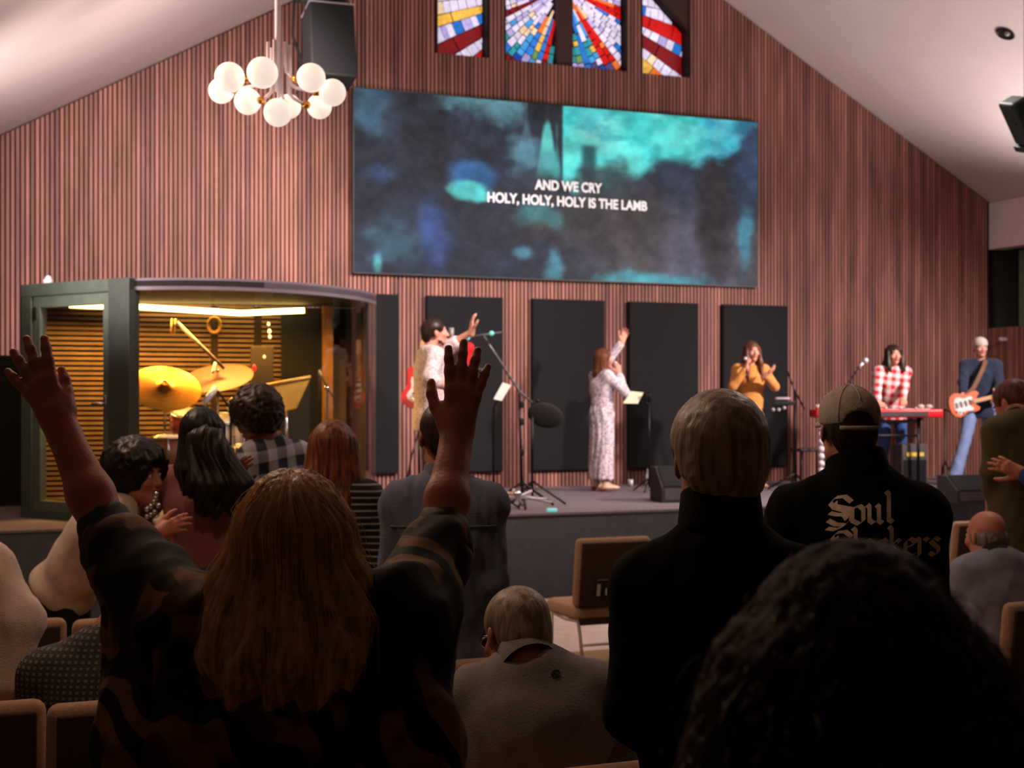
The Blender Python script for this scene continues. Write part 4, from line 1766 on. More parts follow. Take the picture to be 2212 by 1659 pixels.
for s in (-1, 1):
    mb = MB(True)
    x = s * (KW / 2 - .25)
    mb.tube([(x, -.14, h - .015), (x, .14, h - .015)], .016, 8)
    mb.tube([(x, 0, h - .015), (x, 0, .03)], .019, 8)
    mb.tube([(x, -.22, .018), (x, .22, .018)], .016, 8)
    mb.build('leg', black_mt, ks)
mb = MB(True)
mb.tube([(-KW / 2 + .25, 0, h * .75), (KW / 2 - .25, 0, h * .75)], .016, 8)
mb.box((0, -.05, h - .045), (KW - .5, .1, .04), bev=.008)
mb.build('crossbar', black_mt, ks)
# amplifier under the keyboard, right
c = floor_under(P(1965, 1000, 16.75))
o = empty('amplifier', c, .2, 'dark amplifier with a yellow strip, under the right end of the red keyboard', 'amplifier')
mb = MB(True)
mb.box((0, 0, .27), (.34, .26, .54), bev=.02)
mb.build('cabinet', M('amp_grey', (66, 60, 60), .7), o)
mb = MB()
mb.box((0, -.134, .20), (.29, .012, .30))
mb.build('grille', black_fab, o)
mb = MB()
mb.box((0, -.136, .415), (.22, .016, .045))
mb.build('label_strip', M('yellow_strip', (222, 196, 84), .6), o)
# water bottles left of keyboard (white stack)
c = floor_under(P(1774, 960, 16.4))
o = empty('microphone_stand', c, 0, 'pale segmented stand left of the red keyboard, behind the man in the cap', 'stand')
mb = MB(True)
for k in range(9):
    mb.sphere((0, 0, .06 + k * .085), .042, 10, 8, sc=(1, 1, .95))
mb.build('stand_column', M('pale_column', (206, 196, 204), .5), o)
mb = MB(True)
mb.lathe([(.16, 0), (.16, .015), (.03, .03)], 20)
mb.build('base_plate', black_mt, o)
# stool
c = floor_under(P(1748, 990, 16.9))
o = empty('stool', c, .2, 'black framed low stool left of the red keyboard', 'stool')
mb = MB(True)
mb.box((0, 0, .46), (.36, .3, .035), bev=.012)
mb.build('seat', black_pl, o)
for x in (-.15, .15):
    for y in (-.12, .12):
        mb = MB(True)
        mb.tube([(x, y, .45), (x * 1.1, y * 1.1, .005)], .011, 8)
        mb.build('leg', black_mt, o)
# vocal mic on boom for keyboard player
YV = 16.55
a = P(1869, 779, YV)
base = floor_under(P(1800, 900, YV - .45))
o = empty('microphone_stand', base, 0, 'silver vocal microphone on a black boom before the woman in red plaid', 'microphone stand')
mb = MB(True)
tripod(mb, Vector((0, 0, 0)), P(1800, 862, YV - .45) - base, .012, .26, .2, .2)
mb.tube([P(1795, 868, YV - .45) - base, P(1836, 822, YV - .2) - base, P(1858, 790, YV) - base], .010, 8)
mb.build('boom', black_mt, o)
mb = MB(True)
mb.tube([P(1854, 796, YV) - base, P(1864, 784, YV) - base], [.014, .02], 10)
mb.sphere(P(1870, 779, YV) - base, .036, 12, 8)
mb.build('microphone_head', M('mic_silver', (196, 200, 206), .3, .5), o)
# guitar stand by the wall and stage drum carrier shapes at right
c = floor_under(P(2040, 960, 17.4))
o = empty('guitar_stand', c, 0, 'thin black guitar stand by the slatted wall, left of the guitarist in the cap', 'stand')
mb = MB(True)
mb.tube([(0, 0, .95), (.0, 0, .3), (-.1, -.12, .01)], .012, 8)
mb.tube([(0, 0, .3), (.14, -.1, .01)], .012, 8)
mb.tube([(0, 0, .3), (0, .16, .01)], .012, 8)
mb.tube([(-.06, -.06, .92), (0, 0, .95), (.06, -.06, .92)], .010, 8)
mb.build('frame', black_mt, o)
# small wall sensor on the low wall
q_ = P(2166, 733, 19.3)
o = empty('wall_lamp', q_, 0, 'small pale fitting on the low wooden wall beside the guitarist cap', 'fitting')
dwall = RC.xy - Vector((q_.x, q_.y))
mb = MB(True)
mb.box((0, 0, 0), (.13, .05, .05), Matrix.Rotation(TH, 3, 'Z'), bev=.015)
mb.build('fitting_body', M('pale_item', (170, 160, 170), .5), o)

# made-up black panel that fills the dark area at far left, beside the booth
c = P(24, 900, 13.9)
o = empty('dark_filler', Vector((c.x, c.y, STAGE)), TH, 'added black panel that darkens the left edge beside the drum booth', 'screen')
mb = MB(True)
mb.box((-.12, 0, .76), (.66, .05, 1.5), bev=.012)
mb.build('filler_panel', black_fab, o)
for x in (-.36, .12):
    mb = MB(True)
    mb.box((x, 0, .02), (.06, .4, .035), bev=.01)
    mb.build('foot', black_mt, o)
# ------------------------------------------------------------------ people
SKIN = {}


def skin(col):
    if col not in SKIN:
        SKIN[col] = M('skin_%d_%d_%d' % col, col, .5, var=.08, scale=14, bump=.1, bscale=160)
    return SKIN[col]


def np3(v):
    return np.array((v[0], v[1], v[2]), float)


def unit(v):
    v = np3(v)
    return v / max(1e-9, np.linalg.norm(v))


def ik(a, w, l1, l2, pole):
    a, w = np3(a), np3(w)
    d = w - a
    L = np.linalg.norm(d)
    if L > (l1 + l2) * .999:
        w = a + d / L * (l1 + l2) * .999
        d = w - a
        L = np.linalg.norm(d)
    u = d / L
    t = (l1 * l1 - l2 * l2 + L * L) / (2 * L)
    h = math.sqrt(max(0, l1 * l1 - t * t))
    p = np3(pole)
    p = p - u * (p @ u)
    return a + u * t + unit(p) * h, w


def hand_sdf(S, wrist, fdir, back, thumb, curl=.25, spread=.12, sc=1.0, thumb_out=.7, k=.006, fat=1.0, flen=1.0):
    """palm, five unequal bent fingers; thumb=+1 puts it on the x side of the hand frame"""
    y = unit(fdir)
    z = np3(back) - y * (np3(back) @ y)
    z = unit(z)
    x = np.cross(y, z)
    o = np3(wrist)

    def T(a, b, c):
        return o + sc * (x * a * thumb + y * b + z * c)
    S.cone(T(-.004, -.03, 0), T(0, .025, 0), .027 * sc, .028 * sc, .02)
    for fx, ky in ((.026, .088), (.009, .094), (-.009, .09), (-.026, .08)):
        S.cone(T(fx * .55, .012, 0), T(fx, ky, .002), .0165 * sc, .0125 * sc, .016)
    S.ell(T(.022, .035, -.008), np.array((.018, .03, .016)) * sc, np.stack([x, y, z], 1), .012)
    for i, (fx, ky, ln, r) in enumerate(((.027, .088, .072, .0098), (.009, .095, .081, .010), (-.0095, .091, .075, .0096), (-.0275, .08, .058, .0085))):
        ln *= flen
        a = (1.0 - i / 1.5) * spread
        dx, c0 = math.sin(a), curl * (1 + .12 * i)
        p = T(fx, ky, .001)
        segs = (.45, .32, .26)
        ang = c0 * .6
        for j, q in enumerate(segs):
            d = x * thumb * dx + y * math.cos(ang) - z * math.sin(ang)
            nx_ = p + d * ln * q * sc
            S.cone(p, nx_, fat * r * sc * (1 - .08 * j), fat * r * sc * (1 - .08 * (j + 1)), k)
            p = nx_
            ang += c0 * 1.1
    p = T(.026, .018, -.006)
    q = p + sc * (x * thumb * thumb_out * .042 + y * .034 - z * .010)
    r_ = q + sc * (x * thumb * thumb_out * .022 + y * .028 - z * (.006 + .02 * curl))
    e_ = r_ + sc * (x * thumb * thumb_out * .008 + y * .024 - z * (.004 + .02 * curl))
    S.cone(p, q, .0155 * sc, .0125 * sc, .014)
    S.cone(q, r_, .0125 * sc, .0112 * sc, k)
    S.cone(r_, e_, .0112 * sc, .0092 * sc, k)


def folds(amp, sc=1.0, seed=0):
    r = np.random.RandomState(seed)
    D = r.normal(size=(5, 3))
    D[:, 2] *= .55
    ph = r.rand(5) * 6

    def f(X, Y, Z):
        w = 1.3 * np.sin(7 * X + 5 * Z + ph[0]) + 1.1 * np.sin(9 * Y - 6 * Z + ph[1])
        v = 0
        for i in range(4):
            s = np.sin((X * D[i, 0] + Y * D[i, 1] + Z * D[i, 2]) * (17 + 9 * i) * sc + w + ph[i])
            v = v + (1 - np.abs(s) * 1.6) / (1 + .6 * i)
        return -amp * .42 * v
    return f


def strand_disp(amp, n=22, wave=0.0, axis=(0.0, -.01)):
    def f(X, Y, Z):
        th = np.arctan2(X - axis[0], -(Y - axis[1])) + wave * np.sin(16 * Z + 2.0 * X) * .12
        v = np.sin(n * th + 2.5 * np.sin(7 * Z)) + .6 * np.sin(n * 1.9 * th + 3 * np.sin(5 * Z + 1)) + .4 * np.sin(n * 3.3 * th + 2)
        return amp * .5 * v
    return f


def curl_disp(amp, f0=70, seed=0):
    def f(X, Y, Z):
        w1, w2 = np.sin(23 * X + 11 * Z + seed), np.sin(19 * Y - 17 * Z + seed)
        a, b, c = .8 * X + .6 * Z, .8 * Y - .5 * X + .3 * Z, .7 * Z - .6 * Y
        return amp * (np.sin(f0 * a + 3 * w2) * np.sin(f0 * b + 3 * w1) + np.sin(f0 * .83 * c + 4 * w1 + 2 * w2) * np.sin(f0 * .7 * a - 3 * w1) + .4 * np.sin(f0 * 1.7 * b + 4 * w2)) * .6
    return f


def noise_disp(amp, f0, seed=0, octv=2, zs=1.0):
    G = np.random.RandomState(seed).rand(4096) * 2 - 1

    def n3(x, y, z):
        xi, yi, zi = np.floor(x).astype(int), np.floor(y).astype(int), np.floor(z).astype(int)
        fx, fy, fz = x - xi, y - yi, z - zi
        fx, fy, fz = [t * t * (3 - 2 * t) for t in (fx, fy, fz)]
        v = 0
        for a in (0, 1):
            for b in (0, 1):
                for c in (0, 1):
                    h = G[((xi + a) * 73 + (yi + b) * 1549 + (zi + c) * 397) & 4095]
                    v = v + h * (fx if a else 1 - fx) * (fy if b else 1 - fy) * (fz if c else 1 - fz)
        return v

    def f(X, Y, Z):
        v = 0
        for i in range(octv):
            k = f0 * 2 ** i
            v = v + (1 - 2.2 * np.abs(n3(X * k + 9.1, Y * k + 3.7, Z * k * zs + 5.3))) / 1.7 ** i
        return -amp * .6 * v
    return f


def head_sdf(female=False, beard=False):
    S = Sdf()
    S.ell((0, -.012, .035), (.075, .096, .082), None, .02)
    S.ell((0, .028, -.025), (.060, .068, .080), None, .03)
    S.cone((0, .060, -.094), (.042, .012, -.070), .022, .024, .03)
    S.cone((0, .060, -.094), (-.042, .012, -.070), .022, .024, .03)
    S.cone((-.028, .082, .030), (.028, .082, .030), .011, .011, .015)
    for s in (-1, 1):
        S.ell((s * .031, .102, .008), (.017, .016, .011), None, .012, -1)
        S.ell((s * .040, .070, -.022), (.022, .022, .02), None, .02)
        S.ell((s * .031, .080, .008), (.0135, .013, .0105), None, .004)
        S.ell((s * .077, -.006, -.004), (.009, .020, .031), np.array(Euler((.15, 0, s * .35)).to_matrix()), .006)
        S.cone((s * .009, .102, -.030), (s * .009, .100, -.030), .0075, .0075, .008)
    S.cone((0, .092, .018), (0, .114, -.026), .008, .0115, .010)
    S.ell((0, .094, -.052), (.023, .012, .0065), None, .006)
    S.ell((0, .092, -.063), (.020, .012, .0075), None, .006)
    S.ell((0, .085, -.092), (.018, .014, .013), None, .02)
    return S


def hair_sdf(kind, L=.3, W=.11, vol=0.0, front=0.0):
    S = Sdf()
    if kind in ('short', 'thick'):
        t = .006 if kind == 'short' else .014
        S.ell((0, -.014, .038), (.077 + t, .099 + t, .084 + t), None, .02)
        S.ell((0, -.055, -.02), (.062 + t, .052 + t, .062), None, .03)
        S.ell((0, .125, -.045), (.085, .085, .115), None, .015, -1)
        S.box((0, .03, -.115), (.12, .075, .07), None, .01, .015, -1)
        for s in (-1, 1):
            S.ell((s * (.082 + t), .004, -.018), (.026, .026, .042), None, .008, -1)
    elif kind == 'bald':
        S.ell((0, -.014, -.005), (.0805, .099, .060), None, .02)
        S.ell((0, -.055, -.035), (.066, .058, .058), None, .03)
        S.ell((0, .11, -.02), (.1, .09, .14), None, .012, -1)
        S.box((0, .03, -.13), (.12, .075, .07), None, .01, .015, -1)
        for s in (-1, 1):
            S.ell((s * .088, .0, -.018), (.020, .024, .036), None, .008, -1)
    elif kind == 'curly':
        S.ell((0, -.02, .05), (.105 + vol, .118 + vol, .098 + vol), None, .03)
        S.ell((0, -.06, -.02), (.085 + vol, .065, .07), None, .04)
        S.ell((0, .135, -.045), (.082, .10, .125), None, .02, -1)
    elif kind == 'long':
        S.ell((0, -.012, .037), (.086 + vol, .106 + vol, .090 + vol), None, .03)
        for q in (-1, -.5, 0, .5, 1):
            x0, y0 = q * .068, -.085 + .055 * abs(q) ** 2
            S.cone((x0, y0 + .02, .03), (q * (W - .03), y0 - .012, -L * .55), .035 + vol * .5, .034 + vol * .5, .035)
            S.cone((q * (W - .03), y0 - .012, -L * .55), (q * (W - .035) * .9, y0 - .02, -L), .034 + vol * .5, .022, .035)
        for s in (-1, 1):
            S.cone((s * .07, .02, .03), (s * (W - .03), .015, -L * .5), .026, .026, .03)
            S.cone((s * (W - .03), .015, -L * .5), (s * (W - .04), .01, -L * .9), .026, .018, .03)
        S.ell((0, .118, -.04), (.066, .080, .105), None, .02, -1)
        S.ell((0, .02, -.13), (.05, .06, .09), None, .03, -1)
        if front:
            for s in (-1, 1):
                S.cone((s * .076, .03, .02), (s * .088, .07, -.14), .024, .03, .02)
                S.cone((s * .088, .07, -.14), (s * .092, .115, -front), .03, .016, .02)
    return S


def pose(H, **over):
    h = H
    J = dict(pelvis=(0, 0, .535 * h), neck=(0, -.01, .835 * h), head=(0, .02, .932 * h), shL=(-.101 * h, -.005, .808 * h), shR=(.101 * h, -.005, .808 * h),
             elL=(-.128 * h, -.015, .63 * h), elR=(.128 * h, -.015, .63 * h), wrL=(-.155 * h, .05, .49 * h), wrR=(.155 * h, .05, .49 * h),
             hipL=(-.055 * h, 0, .52 * h), hipR=(.055 * h, 0, .52 * h), knL=(-.065 * h, .015, .285 * h), knR=(.065 * h, .015, .285 * h),
             anL=(-.07 * h, -.01, .05 * h), anR=(.07 * h, -.01, .05 * h))
    for k, v in over.items():
        J[k] = v
    return {k: np3(v) for k, v in J.items()}


def seated(H, seat=.47, lean=.08, **over):
    h = H
    z = seat + .09
    J = dict(pelvis=(0, 0, z), neck=(0, lean, z + .30 * h), head=(0, lean + .05, z + .395 * h), shL=(-.108 * h, lean - .01, z + .272 * h), shR=(.108 * h, lean - .01, z + .272 * h),
             elL=(-.16 * h, lean + .06, z + .10 * h), elR=(.16 * h, lean + .06, z + .10 * h), wrL=(-.06 * h, .30, z + .08), wrR=(.06 * h, .30, z + .08),
             hipL=(-.06 * h, .03, z - .02), hipR=(.06 * h, .03, z - .02), knL=(-.08 * h, .43, z + .0), knR=(.08 * h, .43, z + .0),
             anL=(-.08 * h, .40, .08), anR=(.08 * h, .40, .08))
    for k, v in over.items():
        J[k] = v
    return {k: np3(v) for k, v in J.items()}


def torso_frame(J):
    up = unit(J['neck'] - J['pelvis'])
    rt = J['shR'] - J['shL']
    rt = unit(rt - up * (rt @ up))
    fw = np.cross(up, rt)
    return np.stack([rt, fw, up], 1)


def torso(S, J, gx=1.0, gy=1.0, add=0.0, lo=0.0, hi=1.0, bust=0.0, belly=0.0):
    R = torso_frame(J)
    p, n = J['pelvis'], J['neck']
    L = np.linalg.norm(n - p)
    for t, rx, ry in ((-.06, .155, .115), (.2, .148, .108), (.45, .148, .108), (.68, .158, .112)):
        if lo <= t <= hi:
            S.ell(p + (n - p) * t + R[:, 1] * .005, (rx * gx + add, ry * gy + add, L * .27 + add), R, .05)
    if bust:
        for s in (-1, 1):
            S.ell(p + (n - p) * .66 + R[:, 1] * .085 + R[:, 0] * s * .065, (.065, bust, .065), R, .04)
    if belly:
        S.ell(p + (n - p) * .22 + R[:, 1] * .05, (.14, .08 + belly, .14), R, .06)
    m = (J['shL'] + J['shR']) / 2
    for s in 'LR':
        S.cone(J['sh' + s] * .93 + m * .07, n * .72 + m * .28, .052 + add, .056 + add, .045)
        S.cone(J['sh' + s] * .93 + m * .07, p + (n - p) * .62 + (J['sh' + s] - m) * .45, .052 + add, .08 + add, .05)


def person(label, loc, yaw, J, skin_col, head=(0, 0, 0), hs=1.0, hair=None, top=None, bottom=None, shoes=None, hands=None, hv=.0075, bv=.014, face=True, female=False,
           arms_bare=False, group=None, extra=None):
    root = empty('person', loc, yaw, label, 'person', group)
    sm_ = skin(skin_col)
    Rh = np.array(Euler((head[0], head[1], head[2]), 'ZXY').to_matrix()) if False else np.array((Matrix.Rotation(head[2], 3, 'Z') @ Matrix.Rotation(head[0], 3, 'X') @ Matrix.Rotation(head[1], 3, 'Y')))
    hc = J['head']

    def H2P(V):
        return (V * hs) @ Rh.T + hc
    # --- the body: head and neck, arms and hands, trunk and legs in one mesh
    S = head_sdf(female)
    nb = (Rh.T @ (J['neck'] - hc)) / hs
    S.cone((0, -.022, -.05), (nb * .55 + np.array((0, -.02, -.05)) * .45), .050, .052, .02)
    S.cone((nb * .55 + np.array((0, -.02, -.05)) * .45), nb, .052, .054, .03)
    V, Q = S.mesh(hv)
    pieces = [(H2P(V), Q)]
    S = Sdf()
    torso(S, J, .84, .80)
    for s in 'LR':
        S.cone(J['sh' + s], J['el' + s], .044, .038, .03)
        S.cone(J['el' + s], J['el' + s] * .6 + J['wr' + s] * .4, .038, .037, .02)
        S.cone(J['el' + s] * .6 + J['wr' + s] * .4, J['wr' + s], .037, .026, .02)
        S.cone(J['hip' + s] * .9 + J['pelvis'] * .1, J['kn' + s], .060, .046, .04)
        S.cone(J['kn' + s], J['an' + s], .05, .034, .03)
        S.cone(J['an' + s], J['an' + s] + np.array((0, .12, -.035)), .034, .026, .02)
    pieces.append(S.mesh(bv))
    for s in 'LR':
        hd = (hands or {}).get(s) or {}
        d = hd.get('dir', unit(J['wr' + s] - J['el' + s]))
        back = hd.get('back', (-1 if s == 'L' else 1, 0, 0))
        thumb = hd.get('thumb', 1 if s == 'L' else -1)
        S = Sdf()
        fv = hd.get('fv', .0065)
        if hd.get('bare'):
            e_, w_ = J['el' + s], J['wr' + s]
            S.cone(e_ * .95 + w_ * .05, e_ * .6 + w_ * .4, .041, .040, .02)
            S.cone(e_ * .6 + w_ * .4, w_, .040, .0275, .02)
        else:
            S.cone(J['wr' + s] * .8 + J['el' + s] * .2, J['wr' + s], .03, .027, .02)
        hand_sdf(S, J['wr' + s], d, back, thumb, hd.get('curl', .35), hd.get('spread', .1), hd.get('sc', 1.0), hd.get('tout', .7), fat=hd.get('fat', 1.0), flen=hd.get('flen', 1.0))
        pieces.append(S.mesh(fv))
    body = soft_obj('body', merge(*pieces), sm_, root)
    if face:
        for s in (-1, 1):
            mb = MB(True)
            mb.sphere((0, 0, 0), .0118, 12, 8)
            e_ = mb.build('eye', M('eye_white', (214, 206, 200), .25, var=.03), root)
            q = H2P(np.array([(s * .031, .0835, .0085)]))[0]
            e_.location = q
            e_.rotation_euler = Matrix(Rh.tolist()).to_euler()
            e_.scale = (hs,) * 3
            mb = MB(True)
            mb.sphere((0, .0095, 0), .0048, 8, 6, sc=(1, .7, 1))
            mb.build('iris', M('iris_dark', (38, 26, 20), .2), e_)
            mb = MB(True)
            mb.tube([(s * .016, .093, .028), (s * .030, .094, .033), (s * .046, .083, .028)], [.003, .0042, .0025], 6)
            eb = mb.build('eyebrow', M('eyebrow_brown', (52, 34, 26), .8), root)
            for v in eb.data.vertices:
                v.co = Vector(H2P(np.array([tuple(v.co)]))[0])
        S = Sdf()
        S.ell((0, .0985, -.0525), (.0225, .0105, .0055), None, .004)
        S.ell((0, .0965, -.0625), (.0195, .0105, .0065), None, .004)
        V, Q = S.mesh(.004)
        soft_obj('lips', (H2P(V), Q), M('lips_rose' if female else 'lips_tan', (178, 84, 80) if female else (176, 108, 92), .45), root)
    # --- hair
    if hair:
        hk = dict(hair)
        kind = hk.pop('kind')
        mat_h = hk.pop('mat')
        dv_ = hk.pop('disp', None)
        hvx = hk.pop('vox', .008)
        beard = hk.pop('beard', None)
        capd = hk.pop('cap', None)
        if kind != 'none':
            V, Q = hair_sdf(kind, **hk).mesh(hvx, dv_)
            soft_obj('hair', (H2P(V), Q), mat_h, root)
        if beard:
            S = Sdf()
            S.cone((0, .066, -.098), (.046, .016, -.068), .026, .024, .02)
            S.cone((0, .066, -.098), (-.046, .016, -.068), .026, .024, .02)
            S.ell((0, .085, -.088), (.03, .022, .022), None, .02)
            S.cone((-.026, .094, -.040), (.026, .094, -.040), .008, .008, .01)
            S.ell((0, .102, -.057), (.022, .02, .011), None, .006, -1)
            V, Q = S.mesh(.006, curl_disp(.002, 150))
            soft_obj('beard', (H2P(V), Q), beard, root)
        if capd:
            S = Sdf()
            S.ell((0, -.012, .05), (.090, .110, .088), None, .02)
            S.box((0, 0, -.045), (.2, .2, .063), None, .0, .008, -1)
            if capd.get('arch'):
                S.ell((0, -.118, .020), (.046, .05, .042), None, .004, -1)
            V, Q = S.mesh(.006)
            co = soft_obj('cap', (H2P(V), Q), capd['mat'], root)
            if capd.get('brim', True):
                mb = MB(True)
                s_ = 1
                pts = [(math.cos(t) * .082, .05 + math.sin(t) * .12, .028 - .018 * abs(math.cos(t)) ** 2) for t in np.linspace(0, PI, 14)]
                mb.prism(pts, (0, 0, .006))
                br = mb.build('brim', capd['mat'], co)
                for v in br.data.vertices:
                    v.co = Vector(H2P(np.array([tuple(v.co)]))[0])
            if capd.get('arch'):
                mb = MB(True)
                mb.tube([(.094 * math.sin(t), -.012 - .112 * math.cos(t), .012) for t in np.linspace(-.62, .62, 9)], .0075, 6)
                st = mb.build('strap', capd['mat'], co)
                mb = MB(True)
                for a in (-.7, 0.05, .8, 2.3, 3.9):
                    mb.tube([(.0915 * math.cos(b) * math.sin(a), -.012 - .1115 * math.cos(b) * math.cos(a), .05 + .0895 * math.sin(b)) for b in np.linspace(-.2 if abs(a) > .3 else .5, 1.5, 9)], .0016, 5)
                se = mb.build('seam', capd['trim'], co)
                for o_ in (st, se):
                    for v in o_.data.vertices:
                        v.co = Vector(H2P(np.array([tuple(v.co)]))[0])
    # --- top
    R = torso_frame(J)
    if top:
        S = Sdf()
        a = top.get('add', .014)
        torso(S, J, top.get('gx', 1), top.get('gy', 1), a, bust=top.get('bust', 0), belly=top.get('belly', 0))
        slv = top.get('sleeve', 1.0)
        for s in 'LR':
            sh, el, wr = J['sh' + s], J['el' + s], J['wr' + s]
            r0, r1, r2 = top.get('sr', (.060, .052, .040))
            t = min(1, slv * 2)
            S.cone(sh, sh + (el - sh) * t, r0, r0 + (r1 - r0) * t, .035)
            if slv > .5:
                t = (slv - .5) * 2
                S.cone(el, el + (wr - el) * t, r1, r1 + (r2 - r1) * t, .025)
        hem = top.get('hem', -.12)
        if hem < -.02:
            L = np.linalg.norm(J['neck'] - J['pelvis'])
            S.ell(J['pelvis'] + R[:, 2] * hem * .5, (.162 * top.get('gx', 1) + a, .12 * top.get('gy', 1) + a, abs(hem) * .9 + .06), R, .05)
        S.box(J['pelvis'] + R[:, 2] * (hem - .3), (.6, .6, .3), R, 0, .01, -1)
        ncut = J['neck'] + (hc - J['neck']) * .62
        S.cone(J['neck'] + R[:, 2] * .012 + R[:, 1] * .012, ncut, top.get('nr', .060), .075, .012, -1)
        for q in top.get('cuts', []):
            S.ell(q[0], q[1], None, .012, -1)
        for q in top.get('more', []):
            S.cone(*q)
        for q in top.get('ells', []):
            S.ell(*q)
        tp = soft_obj(top.get('name', 'shirt'), S.mesh(top.get('vox', .011), top.get('disp', folds(.006, 1, len(label)))), top['mat'], root)
        if top.get('collar'):
            mb = MB(True)
            ax_ = unit(hc - J['neck'] - R[:, 1] * .03)
            xx = unit(R[:, 0] - ax_ * (R[:, 0] @ ax_))
            yy = np.cross(ax_, xx)
            hh, rr = top['collar']
            vs, n_ = [], 28
            lv = ((rr * 1.16, -.02), (rr * 1.04, hh), (rr * 1.0, hh + .004), (rr * .96, hh), (rr * 1.02, -.02))
            for rad_, z_ in lv:
                for j in range(n_):
                    t = 2 * PI * j / n_
                    vs.append(J['neck'] + ax_ * (z_ + .012 - .018 * math.sin(t)) + xx * rad_ * math.cos(t) + yy * (rad_ * 1.05 * math.sin(t) + .006))
            fs = []
            for i in range(len(lv) - 1):
                for j in range(n_):
                    fs.append((i * n_ + j, i * n_ + (j + 1) % n_, (i + 1) * n_ + (j + 1) % n_, (i + 1) * n_ + j))
            mb.add(vs, fs)
            mb.build('collar', top.get('collar_mat', top['mat']), tp)
        root['_top'] = tp.name
    # --- legs
    if bottom:
        S = Sdf()
        if bottom.get('kind', 'pants') == 'pants':
            S.ell(J['pelvis'] * .999, (.158, .118, .10), R, .04)
            w = bottom.get('w', 1.0)
            for s in 'LR':
                S.cone(J['hip' + s], J['kn' + s], .086 * w, .062 * w, .04)
                end = J['kn' + s] + (J['an' + s] - J['kn' + s]) * bottom.get('len', 1.0)
                S.cone(J['kn' + s], end, .062 * w, bottom.get('cuff', .055) * w, .03)
            nm = bottom.get('name', 'trousers')
        else:
            p = J['pelvis']
            m = (J['anL'] + J['anR']) / 2
            S.ell(p + np.array((0, 0, .06)), (.150, .125, .15), None, .05)
            hemz = bottom.get('hem', .1)
            for q in (-1, 0, 1):
                S.cone(p + np.array((q * .06, 0, .0)), (m[0] + q * bottom.get('w', .11), m[1], hemz), .105, .10, .06)
            S.box((m[0], m[1], hemz - .3), (.6, .6, .3), None, 0, .01, -1)
            nm = 'skirt'
        soft_obj(nm, S.mesh(bottom.get('vox', .012), bottom.get('disp', folds(.006, .9, len(label) + 3))), bottom['mat'], root)
    if shoes:
        for s in 'LR':
            S = Sdf()
            a = J['an' + s]
            fd = shoes.get('dir' + s, (0, 1, 0))
            fd = unit(fd)
            rt = np.cross(fd, (0, 0, 1))
            Rf = np.stack([rt, fd, np.cross(rt, fd)], 1)
            b0 = a[2] - .05
            S.cone(a + np.array((0, 0, .02)), a - np.array((0, 0, .02)), .044, .045, .02)
            S.ell(a + fd * .01 + np.array((0, 0, -.03)), (.04, .06, .035), Rf, .03)
            S.ell(a + fd * .11 + np.array((0, 0, -.045)), (.044, .075, .034), Rf, .03)
            S.box((a[0], a[1], b0 - .5 + .004), (.5, .5, .5), None, 0, .004, -1)
            so = soft_obj('shoe', S.mesh(.008), shoes['mat'], root)
            mb = MB(True)
            q = a + fd * .05
            out = []
            for t in np.linspace(0, 2 * PI, 20, endpoint=False):
                out.append(Vector((q + fd * math.sin(t) * .135 + rt * math.cos(t) * .045)[:2].tolist() + [b0 - .004]))
            mb.prism(out, (0, 0, .018))
            if shoes.get('heel'):
                hq = a - fd * .03
                mb.box((hq[0], hq[1], b0 - .005), (.04, .045, .05))
            mb.build('sole', shoes.get('sole', M('dark_sole', (40, 32, 28), .7)), so)
    return root


def loc_at(px, Y, z=0.0):
    return Vector(((px - CX) / F * Y, Y, z))


class Fr:
    """turns picture positions at a known distance into a person's own coordinates"""

    def __init__(s, loc, yaw):
        s.l, s.y = Vector(loc), yaw

    def __call__(s, px, py, Y):
        q = P(px, py, Y) - s.l
        q = Matrix.Rotation(-s.y, 3, 'Z') @ q
        return np3(q)

    def d(s, v):
        return np3(Matrix.Rotation(-s.y, 3, 'Z') @ Vector(v))


SK1, SK2, SK3 = (214, 150, 126), (196, 132, 106), (150, 96, 72)
h_black = hair_mat('hair_black', (10, 8, 8), (30, 24, 22))
h_dark = hair_mat('hair_dark_brown', (22, 14, 11), (58, 38, 28))
h_brown = hair_mat('hair_brown', (64, 34, 22), (120, 70, 42))
h_auburn = hair_mat('hair_auburn', (70, 40, 24), (138, 88, 54))
h_blonde = hair_mat('hair_blonde', (120, 80, 46), (232, 190, 138), sc=70)
h_grey = hair_mat('hair_grey', (112, 94, 80), (178, 158, 140))
h_salt = hair_mat('hair_salt', (84, 74, 68), (150, 138, 130))
denim_m = M('denim_light', (122, 142, 186), .85, var=.18, scale=9, bump=.3, bscale=300)
denim_b = M('denim_blue', (54, 84, 142), .85, var=.2, scale=9, bump=.3, bscale=300)
denim_d = M('denim_dark', (32, 42, 62), .85, var=.2, scale=9)
black_tr = M('black_trousers', (14, 14, 16), .9, var=.2)
black_shoe = M('black_shoe', (18, 16, 16), .5)
tan_shoe = M('rose_boot', (196, 130, 110), .6)
cream_shoe = M('cream_shoe', (214, 190, 160), .5)

